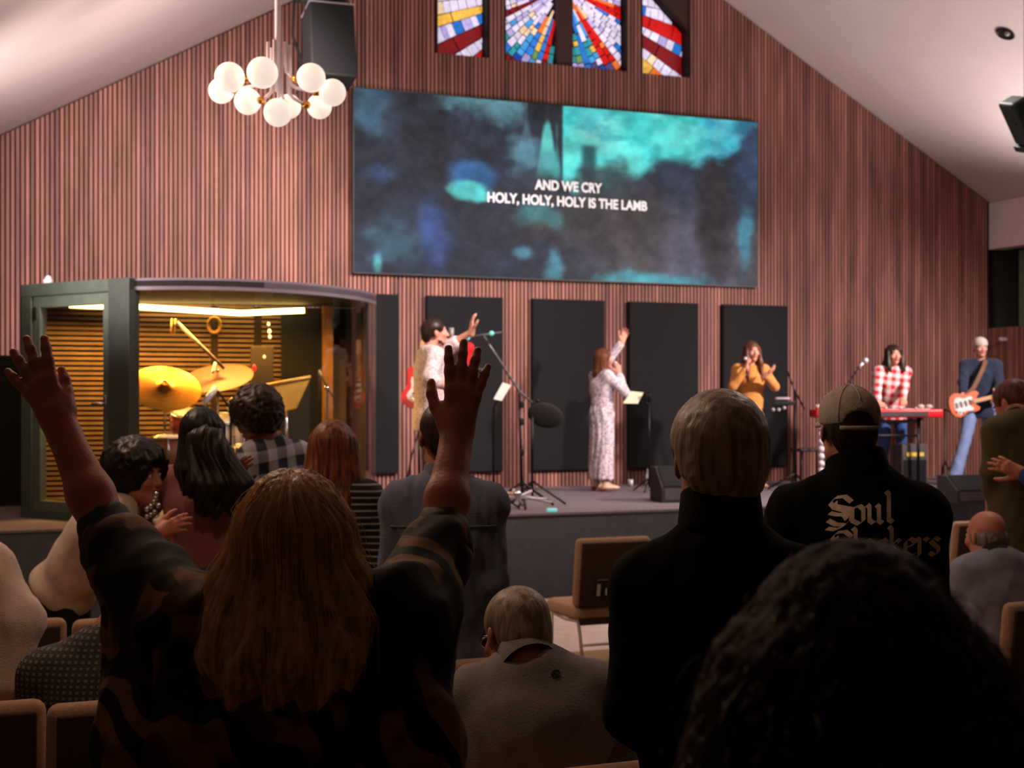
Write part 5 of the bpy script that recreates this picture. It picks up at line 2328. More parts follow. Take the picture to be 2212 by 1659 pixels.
# ---- on the stage -------------------------------------------------
# guitarist in white, singing with one hand raised
Y0 = 13.1
lc_ = loc_at(930, Y0, STAGE)
yw = -1.25
f = Fr(lc_, yw)
J = pose(1.82)
J['elL'], J['wrL'] = ik(J['shL'], f(1019, 716, Y0 - .05), .29, .27, f.d((.2, -.2, -1)))
J['elR'], J['wrR'] = ik(J['shR'], f(985, 846, Y0 - .34), .29, .27, f.d((-.3, -.6, -.6)))
J['head'] = J['head'] + np.array((0, .02, -.005))
white_sh = pattern_mat('white_print_shirt', 'floral', [(226, 214, 216), (196, 168, 164)])
hand_up = dict(dir=f.d((.02, .0, 1)), back=f.d((-1, -.3, 0)), curl=.3, spread=.05, fv=.0065, bare=True)
pg = person('bearded man in a white patterned shirt singing on stage, one hand raised, red guitar', lc_, yw, J, SK1, head=(.12, 0, 0), hs=1.14,
            hair=dict(kind='short', mat=h_dark, beard=h_dark), top=dict(mat=white_sh, sleeve=.62, hem=-.2, add=.03, gx=1.1, gy=1.15, sr=(.078, .07, .06), collar=(.02, .070)),
            bottom=dict(mat=denim_d), shoes=dict(mat=black_shoe), hands=dict(L=hand_up, R=dict(curl=.9, bare=True)))


def guitar(name, lab, body_c, neck_end, normal, mat_body, mat_plate, hollow=False):
    """solid guitar: outline body, plate, neck, headstock, pegs, strings, strap buttons"""
    c, e = Vector(body_c), Vector(neck_end)
    y = (e - c).normalized()
    z = Vector(normal)
    z = (z - y * z.dot(y)).normalized()
    x = y.cross(z)
    root_z = STAGE
    o = empty(name, c, 0, lab, 'guitar')
    Rg = Matrix((x, y, z)).transposed()

    def T(a, b, d):
        return Rg @ Vector((a, b, d))
    half = [(0.0, -.21), (.07, -.205), (.13, -.17), (.155, -.11), (.14, -.05), (.112, 0.0), (.108, .05), (.125, .10), (.12, .155), (.085, .175), (.055, .14), (.03, .13)]
    out = [(px, py) for px, py in half] + [(-px, py + (.03 if py > .08 else 0)) for px, py in reversed(half[1:])]
    mb = MB()
    th = .08 if hollow else .044
    mb.prism([T(a, b, -th / 2) for a, b in out], z * th)
    bd = mb.build('guitar_body', mat_body, o)
    mb = MB()
    mb.prism([T(a * .72 + .015, b * .62 - .02, th / 2 + .001) for a, b in out], z * .003)
    mb.build('pickguard', mat_plate, o)
    for yy in (-.06, 0.0, .06):
        mb = MB()
        mb.box(T(0, yy, th / 2 + .008), (.075, .02, .012), Rg, bev=.004)
        mb.build('pickup', black_pl, o)
    mb = MB()
    mb.box(T(0, -.12, th / 2 + .008), (.07, .03, .012), Rg, bev=.003)
    mb.build('bridge', chrome, o)
    L = (e - c).length
    mb = MB()
    mb.box(T(0, (L - .13 + .1) / 2, th / 2 + .004), (.05, L - .23, .022), Rg, bev=.006)
    nk = mb.build('neck', M('maple_neck', (214, 158, 92), .4, var=.1), o)
    mb = MB()
    mb.prism([T(a, b, th / 2 - .012) for a, b in ((-.024, L - .14), (.024, L - .14), (.04, L - .10), (.036, L), (-.01, L + .015), (-.03, L - .02))], z * .016)
    mb.build('headstock', M('maple_neck', (214, 158, 92), .4), o)
    for k in range(6):
        mb = MB(True)
        mb.sphere(T(.042, L - .115 + k * .02, th / 2 - .004), .008, 6, 5)
        mb.build('tuning_peg', chrome, o)
    mb = MB()
    for k in range(6):
        mb.tube([T(-.02 + k * .008, -.12, th / 2 + .018), T(-.018 + k * .007, L - .13, th / 2 + .018)], .0009, 4)
    so = mb.build('strings', chrome, o)
    so['kind'] = 'stuff'
    for dx, dy in ((.09, -.1), (.105, -.06), (.075, -.14)):
        mb = MB(True)
        mb.tube([T(dx, dy, th / 2), T(dx, dy, th / 2 + .018)], .011, 10)
        mb.build('knob', chrome, o)
    return o, T


red_g = M('guitar_red', (196, 14, 22), .3, var=.08)
go, gT = guitar('electric_guitar', 'red guitar on a stand behind the bearded man in the white patterned shirt', P(903, 838, Y0 + .55), P(917, 735, Y0 + .62), (-.15, -1, .12), red_g, M('pickguard_white', (222, 218, 214), .4))


def strap(o, pts, mat, w=.05):
    mb = MB(True)
    vs, fs = [], []
    base = o.location
    for i, p in enumerate(pts):
        a, b = pts[max(0, i - 1)], pts[min(len(pts) - 1, i + 1)]
        d = (Vector(b) - Vector(a)).normalized()
        s_ = d.cross(Vector((.1, -1, .1))).normalized() * w / 2
        n_ = s_.cross(d).normalized() * .003
        p = Vector(p) - base
        vs += [p - s_ + n_, p + s_ + n_, p + s_ - n_, p - s_ - n_]
    for i in range(len(pts) - 1):
        for j in range(4):
            fs.append((i * 4 + j, i * 4 + (j + 1) % 4, (i + 1) * 4 + (j + 1) % 4, (i + 1) * 4 + j))
    mb.add(vs, fs)
    return mb.build('strap', mat, o)


gb = floor_under(go.location)
mb = MB(True)
for dx in (-.14, .14):
    mb.tube([gb + Vector((dx, -.12, .012)) - go.location, gb + Vector((dx * .5, .06, .5)) - go.location, gb + Vector((0, .1, .75)) - go.location], .011, 6)
mb.tube([gb + Vector((0, .3, .012)) - go.location, gb + Vector((0, .1, .75)) - go.location], .011, 6)
mb.build('stand', black_mt, go)
# red tambourine-like body seen beyond the hand is the second instrument's cover
o = empty('guitar_stand', floor_under(P(1004, 900, 14.4)), 0, 'red cloth covered stand beside the bearded guitarist, seen between raised fingers', 'stand')
b0 = o.location
S = Sdf()
for a_, b_2, ra, rb in (((1012, 752), (1006, 772), .062, .05), ((1006, 772), (992, 806), .05, .07), ((992, 806), (996, 850), .07, .06)):
    S.cone(P(*a_, 14.4) - b0, P(*b_2, 14.4) - b0, ra, rb, .03)
soft_obj('cover', S.mesh(.012), M('red_cloth', (210, 8, 20), .8, var=.05), o)
mb = MB(True)
mb.tube([P(996, 850, 14.4) - b0, (0, 0, .03)], .014, 8)
mb.lathe([(.16, 0), (.16, .015), (.03, .03)], 20)
mb.build('pole', black_mt, o)

# woman in the long pale dress
Y0 = 16.25
lc_ = loc_at(1300, Y0, STAGE)
yw = -1.15
f = Fr(lc_, yw)
J = pose(1.66)
J['elL'], J['wrL'] = ik(J['shL'], f(1344, 738, Y0 + .12), .27, .25, f.d((.4, .2, -1)))
J['elR'], J['wrR'] = ik(J['shR'], f(1336, 806, Y0 - .08), .27, .25, f.d((0, -.5, -1)))
dress_m = pattern_mat('pale_floral_dress', 'floral', [(216, 204, 212), (164, 148, 156)], scale=.8)
person('woman in a long pale floral dress singing on stage with one arm raised', lc_, yw, J, SK1, head=(.05, 0, -.15), female=True,
       hair=dict(kind='long', mat=h_brown, L=.30, W=.105, disp=strand_disp(.005)), top=dict(mat=dress_m, name='dress_bodice', sleeve=.92, hem=-.10, bust=.045, gx=.92, gy=1.0, sr=(.058, .052, .046)),
       bottom=dict(kind='dress', mat=dress_m, hem=.14, w=.10, disp=strand_disp(.012, 9, axis=(0, 0))), shoes=dict(mat=cream_shoe, sole=M('wood_sole', (150, 84, 44), .5), heel=True),
       hands=dict(L=dict(dir=f.d((.35, .2, 1)), back=f.d((0, 1, .2)), curl=.3, spread=.2, bare=True, fv=.006), R=dict(dir=f.d((-.1, -.1, 1)), curl=1.3, bare=True)))
# her microphone
q_ = P(1330, 786, Y0 - .06)
o = empty('hand_microphone', q_, 0, 'microphone held to the mouth of the woman in the long dress', 'microphone')
mb = MB(True)
mb.tube([P(1340, 816, Y0 - .09) - q_, P(1331, 790, Y0 - .06) - q_], [.011, .015], 10)
mb.build('handle', black_pl, o)
mb = MB(True)
mb.sphere(P(1329, 784, Y0 - .05) - q_, .024, 12, 8)
mb.build('grille', M('mic_silver', (196, 200, 206), .3, .5), o)

# woman in the mustard sweater
Y0 = 16.5
lc_ = loc_at(1622, Y0, STAGE)
yw = PI + .25
f = Fr(lc_, yw)
J = pose(1.76)
J['elR'], J['wrR'] = ik(J['shR'], f(1612, 796, Y0 - .25), .28, .26, f.d((-.6, -.3, -1)))
J['elL'], J['wrL'] = ik(J['shL'], f(1652, 812, Y0 - .30), .28, .26, f.d((.7, -.2, -1)))
mustard = M('mustard_knit', (212, 142, 70), .95, var=.12, scale=30, bump=.4, bscale=200, sheen=.2)
person('woman in a mustard sweater and blue jeans clapping on stage, long brown hair', lc_, yw, J, SK1, head=(-.05, 0, .05), female=True,
       hair=dict(kind='long', mat=h_brown, L=.36, W=.115, front=.34, disp=strand_disp(.005)), top=dict(mat=mustard, sleeve=.95, hem=-.1, bust=.04, add=.012, gx=.92, name='sweater', sr=(.055, .052, .042)),
       bottom=dict(mat=denim_b, w=.86, cuff=.046, len=.9), shoes=dict(mat=tan_shoe),
       hands=dict(R=dict(dir=f.d((.1, 0, 1)), curl=1.2), L=dict(dir=f.d((.8, -.3, .6)), back=f.d((0, 0, -1)), curl=.3, bare=True, fv=.006)))
q_ = P(1612, 786, Y0 - .27)
o = empty('hand_microphone', q_, 0, 'microphone held to the mouth of the woman in the mustard sweater', 'microphone')
mb = MB(True)
mb.tube([P(1614, 806, Y0 - .29) - q_, P(1611, 780, Y0 - .24) - q_], [.011, .015], 10)
mb.build('handle', black_pl, o)
mb = MB(True)
mb.sphere(P(1610, 775, Y0 - .22) - q_, .024, 12, 8)
mb.build('grille', M('mic_silver', (196, 200, 206), .3, .5), o)

# keyboard player
Y0 = 17.05
lc_ = loc_at(1928, Y0, STAGE)
yw = PI + .1
f = Fr(lc_, yw)
J = pose(1.74)
J['elR'], J['wrR'] = ik(J['shR'], f(1896, 872, Y0 - .42), .28, .26, f.d((-.8, 0, -.8)))
J['elL'], J['wrL'] = ik(J['shL'], f(1948, 872, Y0 - .42), .28, .26, f.d((.8, 0, -.8)))
redplaid = pattern_mat('red_plaid_shirt', 'plaid', [(232, 214, 214), (206, 18, 30)], scale=1.25)
person('woman in a red and white plaid shirt playing the red keyboard', lc_, yw, J, SK1, head=(-.05, .06, .1), female=True,
       hair=dict(kind='long', mat=h_dark, L=.23, W=.115, front=.2, disp=strand_disp(.008, 14)), top=dict(mat=redplaid, sleeve=.93, hem=-.14, bust=.035, add=.02, collar=(.02, .062), gx=.95, sr=(.056, .050, .042)),
       bottom=dict(mat=denim_b, cuff=.06), shoes=dict(mat=black_shoe), hands=dict(R=dict(dir=f.d((.1, -1, -.2)), back=f.d((0, 0, 1)), curl=.5, thumb=-1), L=dict(dir=f.d((-.1, -1, -.2)), back=f.d((0, 0, 1)), curl=.5, thumb=1)))

# guitarist in the cap
Y0 = 17.7
lc_ = loc_at(2118, Y0, STAGE)
yw = PI - .35
f = Fr(lc_, yw)
J = pose(1.86)
J['anR'] = f(2062, 1022, Y0 - .35)
J['anR'][2] = .10
J['knR'] = (J['hipR'] + J['anR']) / 2 + np.array((-.02, .03, .02))
J['anL'] = f(2146, 1034, Y0 + .1)
J['anL'][2] = .08
J['knL'] = (J['hipL'] + J['anL']) / 2 + np.array((.0, .03, .0))
J['elR'], J['wrR'] = ik(J['shR'], f(2080, 862, Y0 - .30), .29, .27, f.d((-1, .3, -.5)))
J['elL'], J['wrL'] = ik(J['shL'], f(2146, 864, Y0 - .34), .29, .27, f.d((1, .2, -.6)))
navy = M('navy_sweater', (38, 48, 72), .95, var=.18, scale=20, bump=.4, bscale=200, sheen=.15)
capw = M('pale_cap_cloth', (196, 186, 176), .9, var=.1, scale=30)
person('man in a pale cap, navy sweater and light jeans playing an orange electric guitar', lc_, yw, J, SK1, head=(-.08, 0, .35),
       hair=dict(kind='short', mat=h_brown, cap=dict(mat=capw, brim=False)), top=dict(mat=navy, name='sweater', sleeve=.8, hem=-.16, add=.024, sr=(.07, .064, .052), collar=(.012, .066)),
       bottom=dict(mat=denim_m, w=1.12, cuff=.075), shoes=dict(mat=tan_shoe, dirR=f.d((-1, -.3, 0)), dirL=f.d((.2, -1, 0))),
       hands=dict(R=dict(dir=f.d((.5, -.2, -.6)), curl=.9, bare=True), L=dict(dir=f.d((.3, -.4, .6)), curl=1.0, bare=True)))
sun = M('guitar_sunburst', (206, 96, 40), .3, var=.25, scale=4)
go, gT = guitar('electric_guitar', 'orange electric guitar with white plate held by the man in the pale cap', P(2084, 872, Y0 - .36), P(2168, 852, Y0 - .30), (0, -1, .1), sun, M('pickguard_white', (222, 218, 214), .4))
strap(go, [P(2074, 868, Y0 - .32), P(2104, 838, Y0 - .30), P(2122, 800, Y0 - .22), P(2130, 778, Y0 - .12)], M('strap_brown', (120, 84, 64), .8), .06)

# ---- the congregation --------------------------------------------
# woman with raised arms
Y0 = 2.3
lc_ = loc_at(632, Y0)
f = Fr(lc_, 0)
J = pose(1.70, neck=(0, -.01, 1.475), head=(0, .015, 1.607), shL=(-.185, .03, 1.475), shR=(.185, .03, 1.485))
J['elL'], J['wrL'] = f(243, 1178, 2.48), f(128, 912, 2.56)
J['elR'], J['wrR'] = f(952, 1178, 2.52), f(986, 938, 2.66)
leafm = pattern_mat('leaf_print_blouse', 'leaf', [(12, 11, 10), (122, 84, 56), (70, 42, 28)], rough=.8, scale=1.0)
leafm.node_tree.nodes['Principled BSDF'].inputs['Specular IOR Level'].default_value = .25


def wavy(X, Y, Z):
    low = np.clip((.02 - Z) / .2, 0, 1)
    th = np.arctan2(X, -(Y + .01))
    w = 1.6 * np.sin(15 * Z + 5 * X) * low
    v = np.sin(13 * th + 2.2 * w + 3 * np.sin(4 * Z)) * (.5 + low) + .5 * np.sin(29 * th + 3 * w) + .35 * np.sin(53 * th + 2 * np.sin(9 * Z))
    part = -.006 * np.exp(-(X - .004) ** 2 / .00004) * (Z > .03)
    return .0042 * v - part


S = hair_sdf('long', L=.25, W=.155, vol=.016)
for q, l in ((-1, .27), (-.6, .30), (-.2, .28), (.2, .31), (.6, .29), (1, .26)):
    S.cone((q * .115, -.075 + .05 * q * q, -.08), (q * .11, -.11 + .03 * q * q, -.19), .045, .045, .03)
    S.cone((q * .11, -.11 + .03 * q * q, -.19), (q * .11 + .02, -.115, -l), .045, .016, .03)
for s in (-1, 1):
    S.cone((s * .115, -.02, -.14), (s * .165, -.03, -.215), .03, .010, .03)
VB = S.mesh(.0058, wavy)
VB = (VB[0] * np.array((.86, .95, .90)) + np.array((0, 0, .004)), VB[1])
cuff = M('black_cuff', (14, 12, 12), .7)
eL, wL, eR, wR = J['elL'], J['wrL'], J['elR'], J['wrR']
pw = person('blonde woman in a dark leaf print blouse seen from behind, both arms raised high', lc_, 0, J, (178, 108, 78), head=(-.02, 0, 0), face=True, female=True, hair=None,
            top=dict(mat=leafm, name='blouse', sleeve=.44, hem=-.25, add=.02, gx=1.3, gy=1.0, sr=(.085, .066, .06), vox=.0085, disp=folds(.016, .95, 4), nr=.07,
                     more=[(J['elL'] * .8 + J['shL'] * .2 + np.array((.03, -.02, -.05)), np.array((-.225, -.01, 1.22)), .06, .085, .05), (J['elR'] * .6 + J['shR'] * .4 + np.array((-.01, -.02, -.05)), np.array((.185, -.01, 1.22)), .05, .085, .05),
                           (np.array((-.225, 0, 1.28)), np.array((-.215, 0, .95)), .09, .085, .06), (np.array((.185, 0, 1.28)), np.array((.19, 0, .95)), .09, .085, .06)],
                     cuts=[(J['shR'] * .42 + J['elR'] * .58 + np.array((.085, -.03, .0)), (.035, .07, .075))]),
            bottom=dict(mat=black_tr), shoes=dict(mat=black_shoe),
            hands=dict(L=dict(bare=True, dir=f(50, 762, 2.58) - wL, back=(0.1, -1, .05), curl=.06, spread=.27, fv=.004, tout=.30, thumb=1, sc=.90, fat=1.25, flen=1.16),
                       R=dict(bare=True, dir=f(1010, 790, 2.69) - wR, back=(0, -1, .05), curl=.05, spread=.20, fv=.004, tout=.6, thumb=-1, sc=.95, fat=1.16, flen=1.18)))
hc = J['head']
ho = soft_obj('hair', (VB[0] + hc, VB[1]), h_blonde, pw)
for e_, w_, sh in ((eL, wL, J['shL']), (eR, wR, J['shR'])):
    S = Sdf()
    u_ = unit(w_ - e_)
    S.cone(e_ - u_ * .012, e_ + u_ * .035, .054, .050, .02)
    S.cone(e_ - u_ * .02, e_ + (sh - e_) * .22, .057, .064, .03)
    soft_obj('cuff', S.mesh(.006, folds(.008, 1.6, 9)), cuff, pw)
# loose strands over her hair
bv = BVHTree.FromPolygons([Vector(v) for v in VB[0]], [tuple(int(i) for i in q) for q in VB[1]])
cu_d = bpy.data.curves.new('hair_strands', 'CURVE')
cu_d.dimensions = '3D'
cu_d.bevel_depth = .0005
cu_d.bevel_resolution = 0
r_ = random.Random(5)
for i in range(520):
    th = r_.uniform(-2.2, 2.2)
    z0, z1 = r_.uniform(.02, .13), r_.uniform(-.28, -.05)
    pts = []
    lift = r_.uniform(.0, .006) + (.02 * r_.random() ** 3 if i % 5 == 0 else 0)
    ph = r_.uniform(0, 6)
    n_ = 14
    for k in range(n_):
        z = z0 + (z1 - z0) * k / (n_ - 1)
        t2 = th * (.35 + .65 * min(1, (.135 - z) / .1)) + .07 * math.sin(14 * z + ph) * min(1, max(0, -z + .05) * 5)
        d = Vector((math.sin(t2), -math.cos(t2), 0))
        hit = bv.ray_cast(Vector((0, -.03, z)) + d * .5, -d)
        if hit[0] is None:
            continue
        pts.append(hit[0] + d * (lift * (.3 + k / n_) + .0006))
    if len(pts) > 5:
        sp = cu_d.splines.new('POLY')
        sp.points.add(len(pts) - 1)
        for q, p in zip(sp.points, pts):
            q.co = (*(p + Vector(hc)), 1)
        for k, q in enumerate(sp.points):
            q.radius = 1 - .7 * k / len(pts)
tmp = bpy.data.objects.new('tmp', cu_d)
COL.objects.link(tmp)
me = bpy.data.meshes.new_from_object(tmp.evaluated_get(bpy.context.evaluated_depsgraph_get()))
bpy.data.objects.remove(tmp, do_unlink=True)
me.materials.clear()
me.materials.append(M('blonde_strand', (232, 188, 134), .35, var=.2, scale=30))
so = bpy.data.objects.new('hair_strands', me)
COL.objects.link(so)
so.parent = pw
so['kind'] = 'stuff'

# grey haired man in the black jacket
Y0 = 3.0
lc_ = loc_at(1556, Y0)
f = Fr(lc_, 0)
J = pose(1.83, shL=(-.158, .0, 1.445), shR=(.158, .0, 1.445), neck=(0, -.01, 1.575), head=(0, .035, 1.720))
J['elL'], J['elR'] = np.array((-.182, .0, 1.18)), np.array((.182, .0, 1.18))
J['wrL'], J['wrR'] = np.array((-.12, .22, 1.08)), np.array((.12, .22, 1.08))
jack = M('black_jacket', (5, 5, 6), .95, var=.3, scale=20, bump=.3, bscale=150, spec=.12)
person('tall grey haired man in a black jacket standing with his back turned', lc_, 0, J, (170, 106, 78), head=(.02, 0, .12), hs=1.16, face=True,
       hair=dict(kind='thick', mat=h_grey, vox=.0065, disp=noise_disp(.0022, 70, 6, 2, .5)), top=dict(mat=jack, name='jacket', sleeve=.97, hem=-.2, add=.03, gx=1.0, gy=1.1, sr=(.074, .068, .058), collar=(.065, .082), disp=folds(.008, .7, 2)),
       bottom=dict(mat=black_tr), shoes=dict(mat=black_shoe))

# man in the cap with lettering on the jacket
Y0 = 4.3
lc_ = loc_at(1852, Y0)
yw = .06
f = Fr(lc_, yw)
J = pose(1.88, shL=(-.19, .0, 1.49), shR=(.19, .0, 1.49), neck=(0, -.02, 1.61), head=(-.02, .03, 1.757))
J['elL'], J['elR'] = np.array((-.215, .02, 1.20)), np.array((.215, .02, 1.20))
J['wrL'], J['wrR'] = np.array((-.14, .22, 1.12)), np.array((.14, .22, 1.12))
capg = M('grey_cap_cloth', (176, 164, 152), .95, var=.15, scale=40, bump=.4, bscale=250)
hood = M('black_hooded_jacket', (5, 6, 6), .95, var=.3, scale=20, bump=.3, bscale=140, spec=.12)
pc = person('man in a grey cap and a black jacket with gothic lettering on its back', lc_, yw, J, (176, 112, 84), head=(.0, 0, 0), hs=1.04, face=True,
            hair=dict(kind='short', mat=h_dark, cap=dict(mat=capg, arch=True, trim=M('cap_stitch', (196, 184, 168), .9))),
            top=dict(mat=hood, name='jacket', sleeve=.97, hem=-.2, add=.045, gx=1.12, gy=1.25, sr=(.092, .084, .07), collar=(.06, .088), disp=folds(.009, .65, 7), belly=.03),
            bottom=dict(mat=black_tr), shoes=dict(mat=black_shoe))
jk = [c for c in COL.objects if c.parent == pc and c.name.startswith('jacket')][0]
jv = BVHTree.FromPolygons([v.co.copy() for v in jk.data.vertices], [tuple(p.vertices) for p in jk.data.polygons])
GLY = {
    'S': [[(.86, .80), (.62, 1.0), (.30, .96), (.12, .76), (.26, .60), (.62, .50), (.86, .36), (.84, .18), (.60, .0), (.30, .02), (.04, .16)], [(.30, .80), (.30, .66), (.62, .60), (.9, .56)], [(.10, .42), (.34, .36), (.60, .36), (.70, .2)], [(.0, -.12), (.3, -.16), (.62, -.02)]],
    'o': [[(.10, .56), (.10, .12), (.34, .0), (.50, .10)], [(.10, .56), (.36, .66), (.50, .54), (.50, .10)]],
    'u': [[(.04, .66), (.12, .58), (.12, .10), (.26, .0), (.44, .12)], [(.38, .66), (.46, .58), (.46, .08), (.58, .0)]],
    'l': [[(.06, 1.12), (.16, 1.0), (.16, .10), (.30, .0)]],
    'a': [[(.08, .56), (.30, .66), (.44, .54), (.44, .08), (.56, .0)], [(.44, .36), (.10, .26), (.10, .08), (.28, .0), (.44, .1)]],
    'c': [[(.46, .54), (.32, .66), (.10, .54), (.10, .12), (.30, .0), (.48, .1)]],
    'k': [[(.04, 1.12), (.14, 1.0), (.14, .0)], [(.14, .36), (.34, .64), (.46, .54), (.16, .34)], [(.16, .34), (.44, .08), (.56, .0)]],
    'e': [[(.10, .30), (.44, .44), (.42, .58), (.26, .66), (.10, .52), (.10, .12), (.30, .0), (.48, .1)]],
    'r': [[(.04, .66), (.14, .56), (.14, .0)], [(.14, .50), (.34, .66), (.46, .56)]],
    's': [[(.44, .56), (.26, .66), (.10, .52), (.40, .26), (.40, .1), (.22, .0), (.06, .1)]],
}
ADV = {'S': .98, 'o': .62, 'u': .68, 'l': .38, 'a': .64, 'c': .56, 'k': .64, 'e': .56, 'r': .52, 's': .54}
thread = M('lettering_tan', (226, 204, 184), .9, var=.15, scale=60)


def letter(ch, px0, py0, size, Yd):
    """pen strokes of a broad nib sewn onto the jacket; px0,py0 baseline start"""
    mb = MB()
    nib = Vector((.075, .062))
    for path in GLY[ch]:
        pts = []
        for i in range(len(path) - 1):
            a, b = Vector(path[i]), Vector(path[i + 1])
            n_ = max(2, int((b - a).length / .06))
            pts += [a.lerp(b, k / n_) for k in range(n_)]
        pts.append(Vector(path[-1]))
        vs, ok = [], True
        for p in pts:
            for s_ in (-1, 1):
                g2 = p + nib * s_
                w_ = Vector(f(px0 + g2.x * size, py0 - g2.y * size, Yd))
                o_ = Vector(f(px0 + g2.x * size, py0 - g2.y * size, Yd - 1.0))
                hit = jv.ray_cast(o_, (w_ - o_).normalized())
                if hit[0] is None:
                    ok = False
                    break
                vs.append(hit[0] - (w_ - o_).normalized() * .004)
        if ok:
            mb.add(vs, [(2 * i, 2 * i + 1, 2 * i + 3, 2 * i + 2) for i in range(len(pts) - 1)])
    return mb.build('letter', thread, jk)


x_ = 1786
for ch, dy in zip('Soul', (0, -2, -4, -6)):
    letter(ch, x_, 1134 + dy, 62 if ch == 'S' else 60, 4.25)
    x_ += ADV[ch] * (50 if ch == 'S' else 58)
x_ = 1790
for i, ch in enumerate('Slackers'):
    letter(ch, x_, 1206 - 1 * i, 58, 4.25)
    x_ += ADV[ch] * 50

# dark haired person closest to the camera
Y0 = 1.15
lc_ = loc_at(1848, Y0)
J = pose(1.66, head=(0, .01, 1.595), neck=(0, -.01, 1.43), shL=(-.185, 0, 1.38), shR=(.185, 0, 1.38))
S = Sdf()
S.ell((0, -.01, .045), (.098, .115, .092), None, .03)
S.ell((0.0, -.05, -.04), (.125, .10, .10), None, .05)
for q in (-1, -.5, 0, .5, 1):
    S.cone((q * .095, -.07 + .05 * q * q, .0), (q * .155, -.08 + .05 * q * q, -.16), .05, .05, .05)
    S.cone((q * .155, -.08 + .05 * q * q, -.16), (q * .17, -.09, -.34), .05, .035, .05)
for s in (-1, 1):
    S.cone((s * .085, .01, .02), (s * .15, .0, -.2), .04, .04, .04)
S.ell((0, .14, -.05), (.08, .09, .12), None, .02, -1)
VD = S.mesh(.006, noise_disp(.006, 42, 2, 3, .55))
pd = person('person with big dark wavy hair, very close to the camera at lower right', lc_, 0, J, (150, 96, 72), hair=None, face=True, female=True,
            top=dict(mat=black_tr, sleeve=.95, hem=-.15), bottom=dict(mat=black_tr), shoes=dict(mat=black_shoe))
h_deep = hair_mat('hair_deep_brown', (9, 6, 5), (38, 20, 12), rough=.7)
h_deep.node_tree.nodes['Principled BSDF'].inputs['Specular IOR Level'].default_value = .08
VD = (VD[0] * np.array((.88, 1, 1)), VD[1])
soft_obj('hair', (VD[0] + J['head'], VD[1]), h_deep, pd)
bv = BVHTree.FromPolygons([Vector(v) for v in VD[0]], [tuple(int(i) for i in q) for q in VD[1]])
vs, fs = [], []
mbh = MB()
r_ = random.Random(9)
for i in range(2600):
    d = Vector((r_.gauss(0, 1), r_.gauss(-.5, 1), r_.gauss(.2, .8))).normalized()
    z0 = r_.uniform(-.3, .06)
    hit = bv.ray_cast(Vector((0, -.03, z0)) + d * .6, -d)
    if hit[0] is None:
        continue
    p, n_ = hit[0], hit[1]
    t_ = Vector((r_.gauss(0, .5), r_.gauss(0, .5), -1)).normalized()
    L_ = r_.uniform(.02, .05)
    w_ = r_.uniform(.003, .014)
    ph = r_.uniform(0, 6)
    b_ = n_.cross(t_).normalized()
    pts = [p + t_ * L_ * k / 5 + n_ * (w_ * math.sin(PI * k / 5)) + b_ * (.004 * math.sin(ph + k * 1.3)) for k in range(6)]
    mbh.tube(pts, .00045, 3, cap=False)
so = mbh.build('hair_strands', M('dark_strand', (50, 28, 17), .5, spec=.2), pd)
for v in so.data.vertices:
    v.co += Vector(J['head'])
so['kind'] = 'stuff'

# man in the slate shirt
Y0 = 5.1
lc_ = loc_at(958, Y0)
J = pose(1.84, shL=(-.160, .0, 1.475), shR=(.160, .0, 1.475), neck=(0, -.01, 1.56))
J['elL'], J['elR'] = np.array((-.178, -.03, 1.17)), np.array((.178, -.03, 1.19))
J['wrL'], J['wrR'] = np.array((-.16, .17, 1.03)), np.array((.16, .17, 1.05))
slate = M('slate_shirt', (98, 106, 130), .85, var=.15, scale=16, bump=.3, bscale=180)
ps = person('man in a slate blue button shirt standing before the stage, short dark hair', lc_, .05, J, (166, 106, 78), head=(-.08, 0, .2), hs=1.08,
            hair=dict(kind='short', mat=h_dark), top=dict(mat=slate, sleeve=.95, hem=-.2, add=.024, gx=1.0, sr=(.070, .060, .048), collar=(.04, .068), disp=folds(.016, .75, 12), vox=.009),
            bottom=dict(mat=black_tr), shoes=dict(mat=black_shoe))
tp = [c for c in COL.objects if c.parent == ps and c.name.startswith('shirt')][0]
jv = BVHTree.FromPolygons([v.co.copy() for v in tp.data.vertices], [tuple(p.vertices) for p in tp.data.polygons])
mb = MB(True)
pts = []
for k in range(25):
    x = -.19 + .38 * k / 24
    hit = jv.ray_cast(Vector((x, -1, 1.40)), Vector((0, 1, 0)))
    if hit[0]:
        pts.append(hit[0] + Vector((0, -.001, 0)))
mb.tube(pts, .004, 6)
mb.build('yoke_seam', slate, tp)

# seated grey haired man in the grey polo
Y0 = 3.68
yw = .12
lc_ = loc_at(1160, Y0)
f = Fr(lc_, yw)
J = seated(1.80, lean=.14)
J['neck'] = f(1140, 1432, 3.72)
J['shL'], J['shR'] = f(1020, 1508, 3.74), f(1296, 1500, 3.80)
J['head'] = f(1116, 1374, 3.80)
J['elL'], J['elR'] = f(985, 1680, 3.85), f(1330, 1680, 3.9)
J['pelvis'] = np.array((0, .0, .56))
poly = M('grey_polo', (132, 125, 124), .9, var=.14, scale=18, bump=.3, bscale=220)
pp = person('seated man with short grey hair and glasses in a grey polo shirt, head bowed', lc_, yw, J, (178, 116, 88), head=(-.35, .05, .35), hs=1.05,
            hair=dict(kind='short', mat=h_grey, vox=.0065), top=dict(mat=poly, sleeve=.4, hem=-.08, add=.03, gx=1.1, gy=1.1, sr=(.078, .074, .05), collar=(.035, .07), disp=folds(.017, .62, 21), vox=.009),
            bottom=dict(mat=denim_d), shoes=dict(mat=black_shoe))
tp = [c for c in COL.objects if c.parent == pp and c.name.startswith('shirt')][0]
jv = BVHTree.FromPolygons([v.co.copy() for v in tp.data.vertices], [tuple(p.vertices) for p in tp.data.polygons])


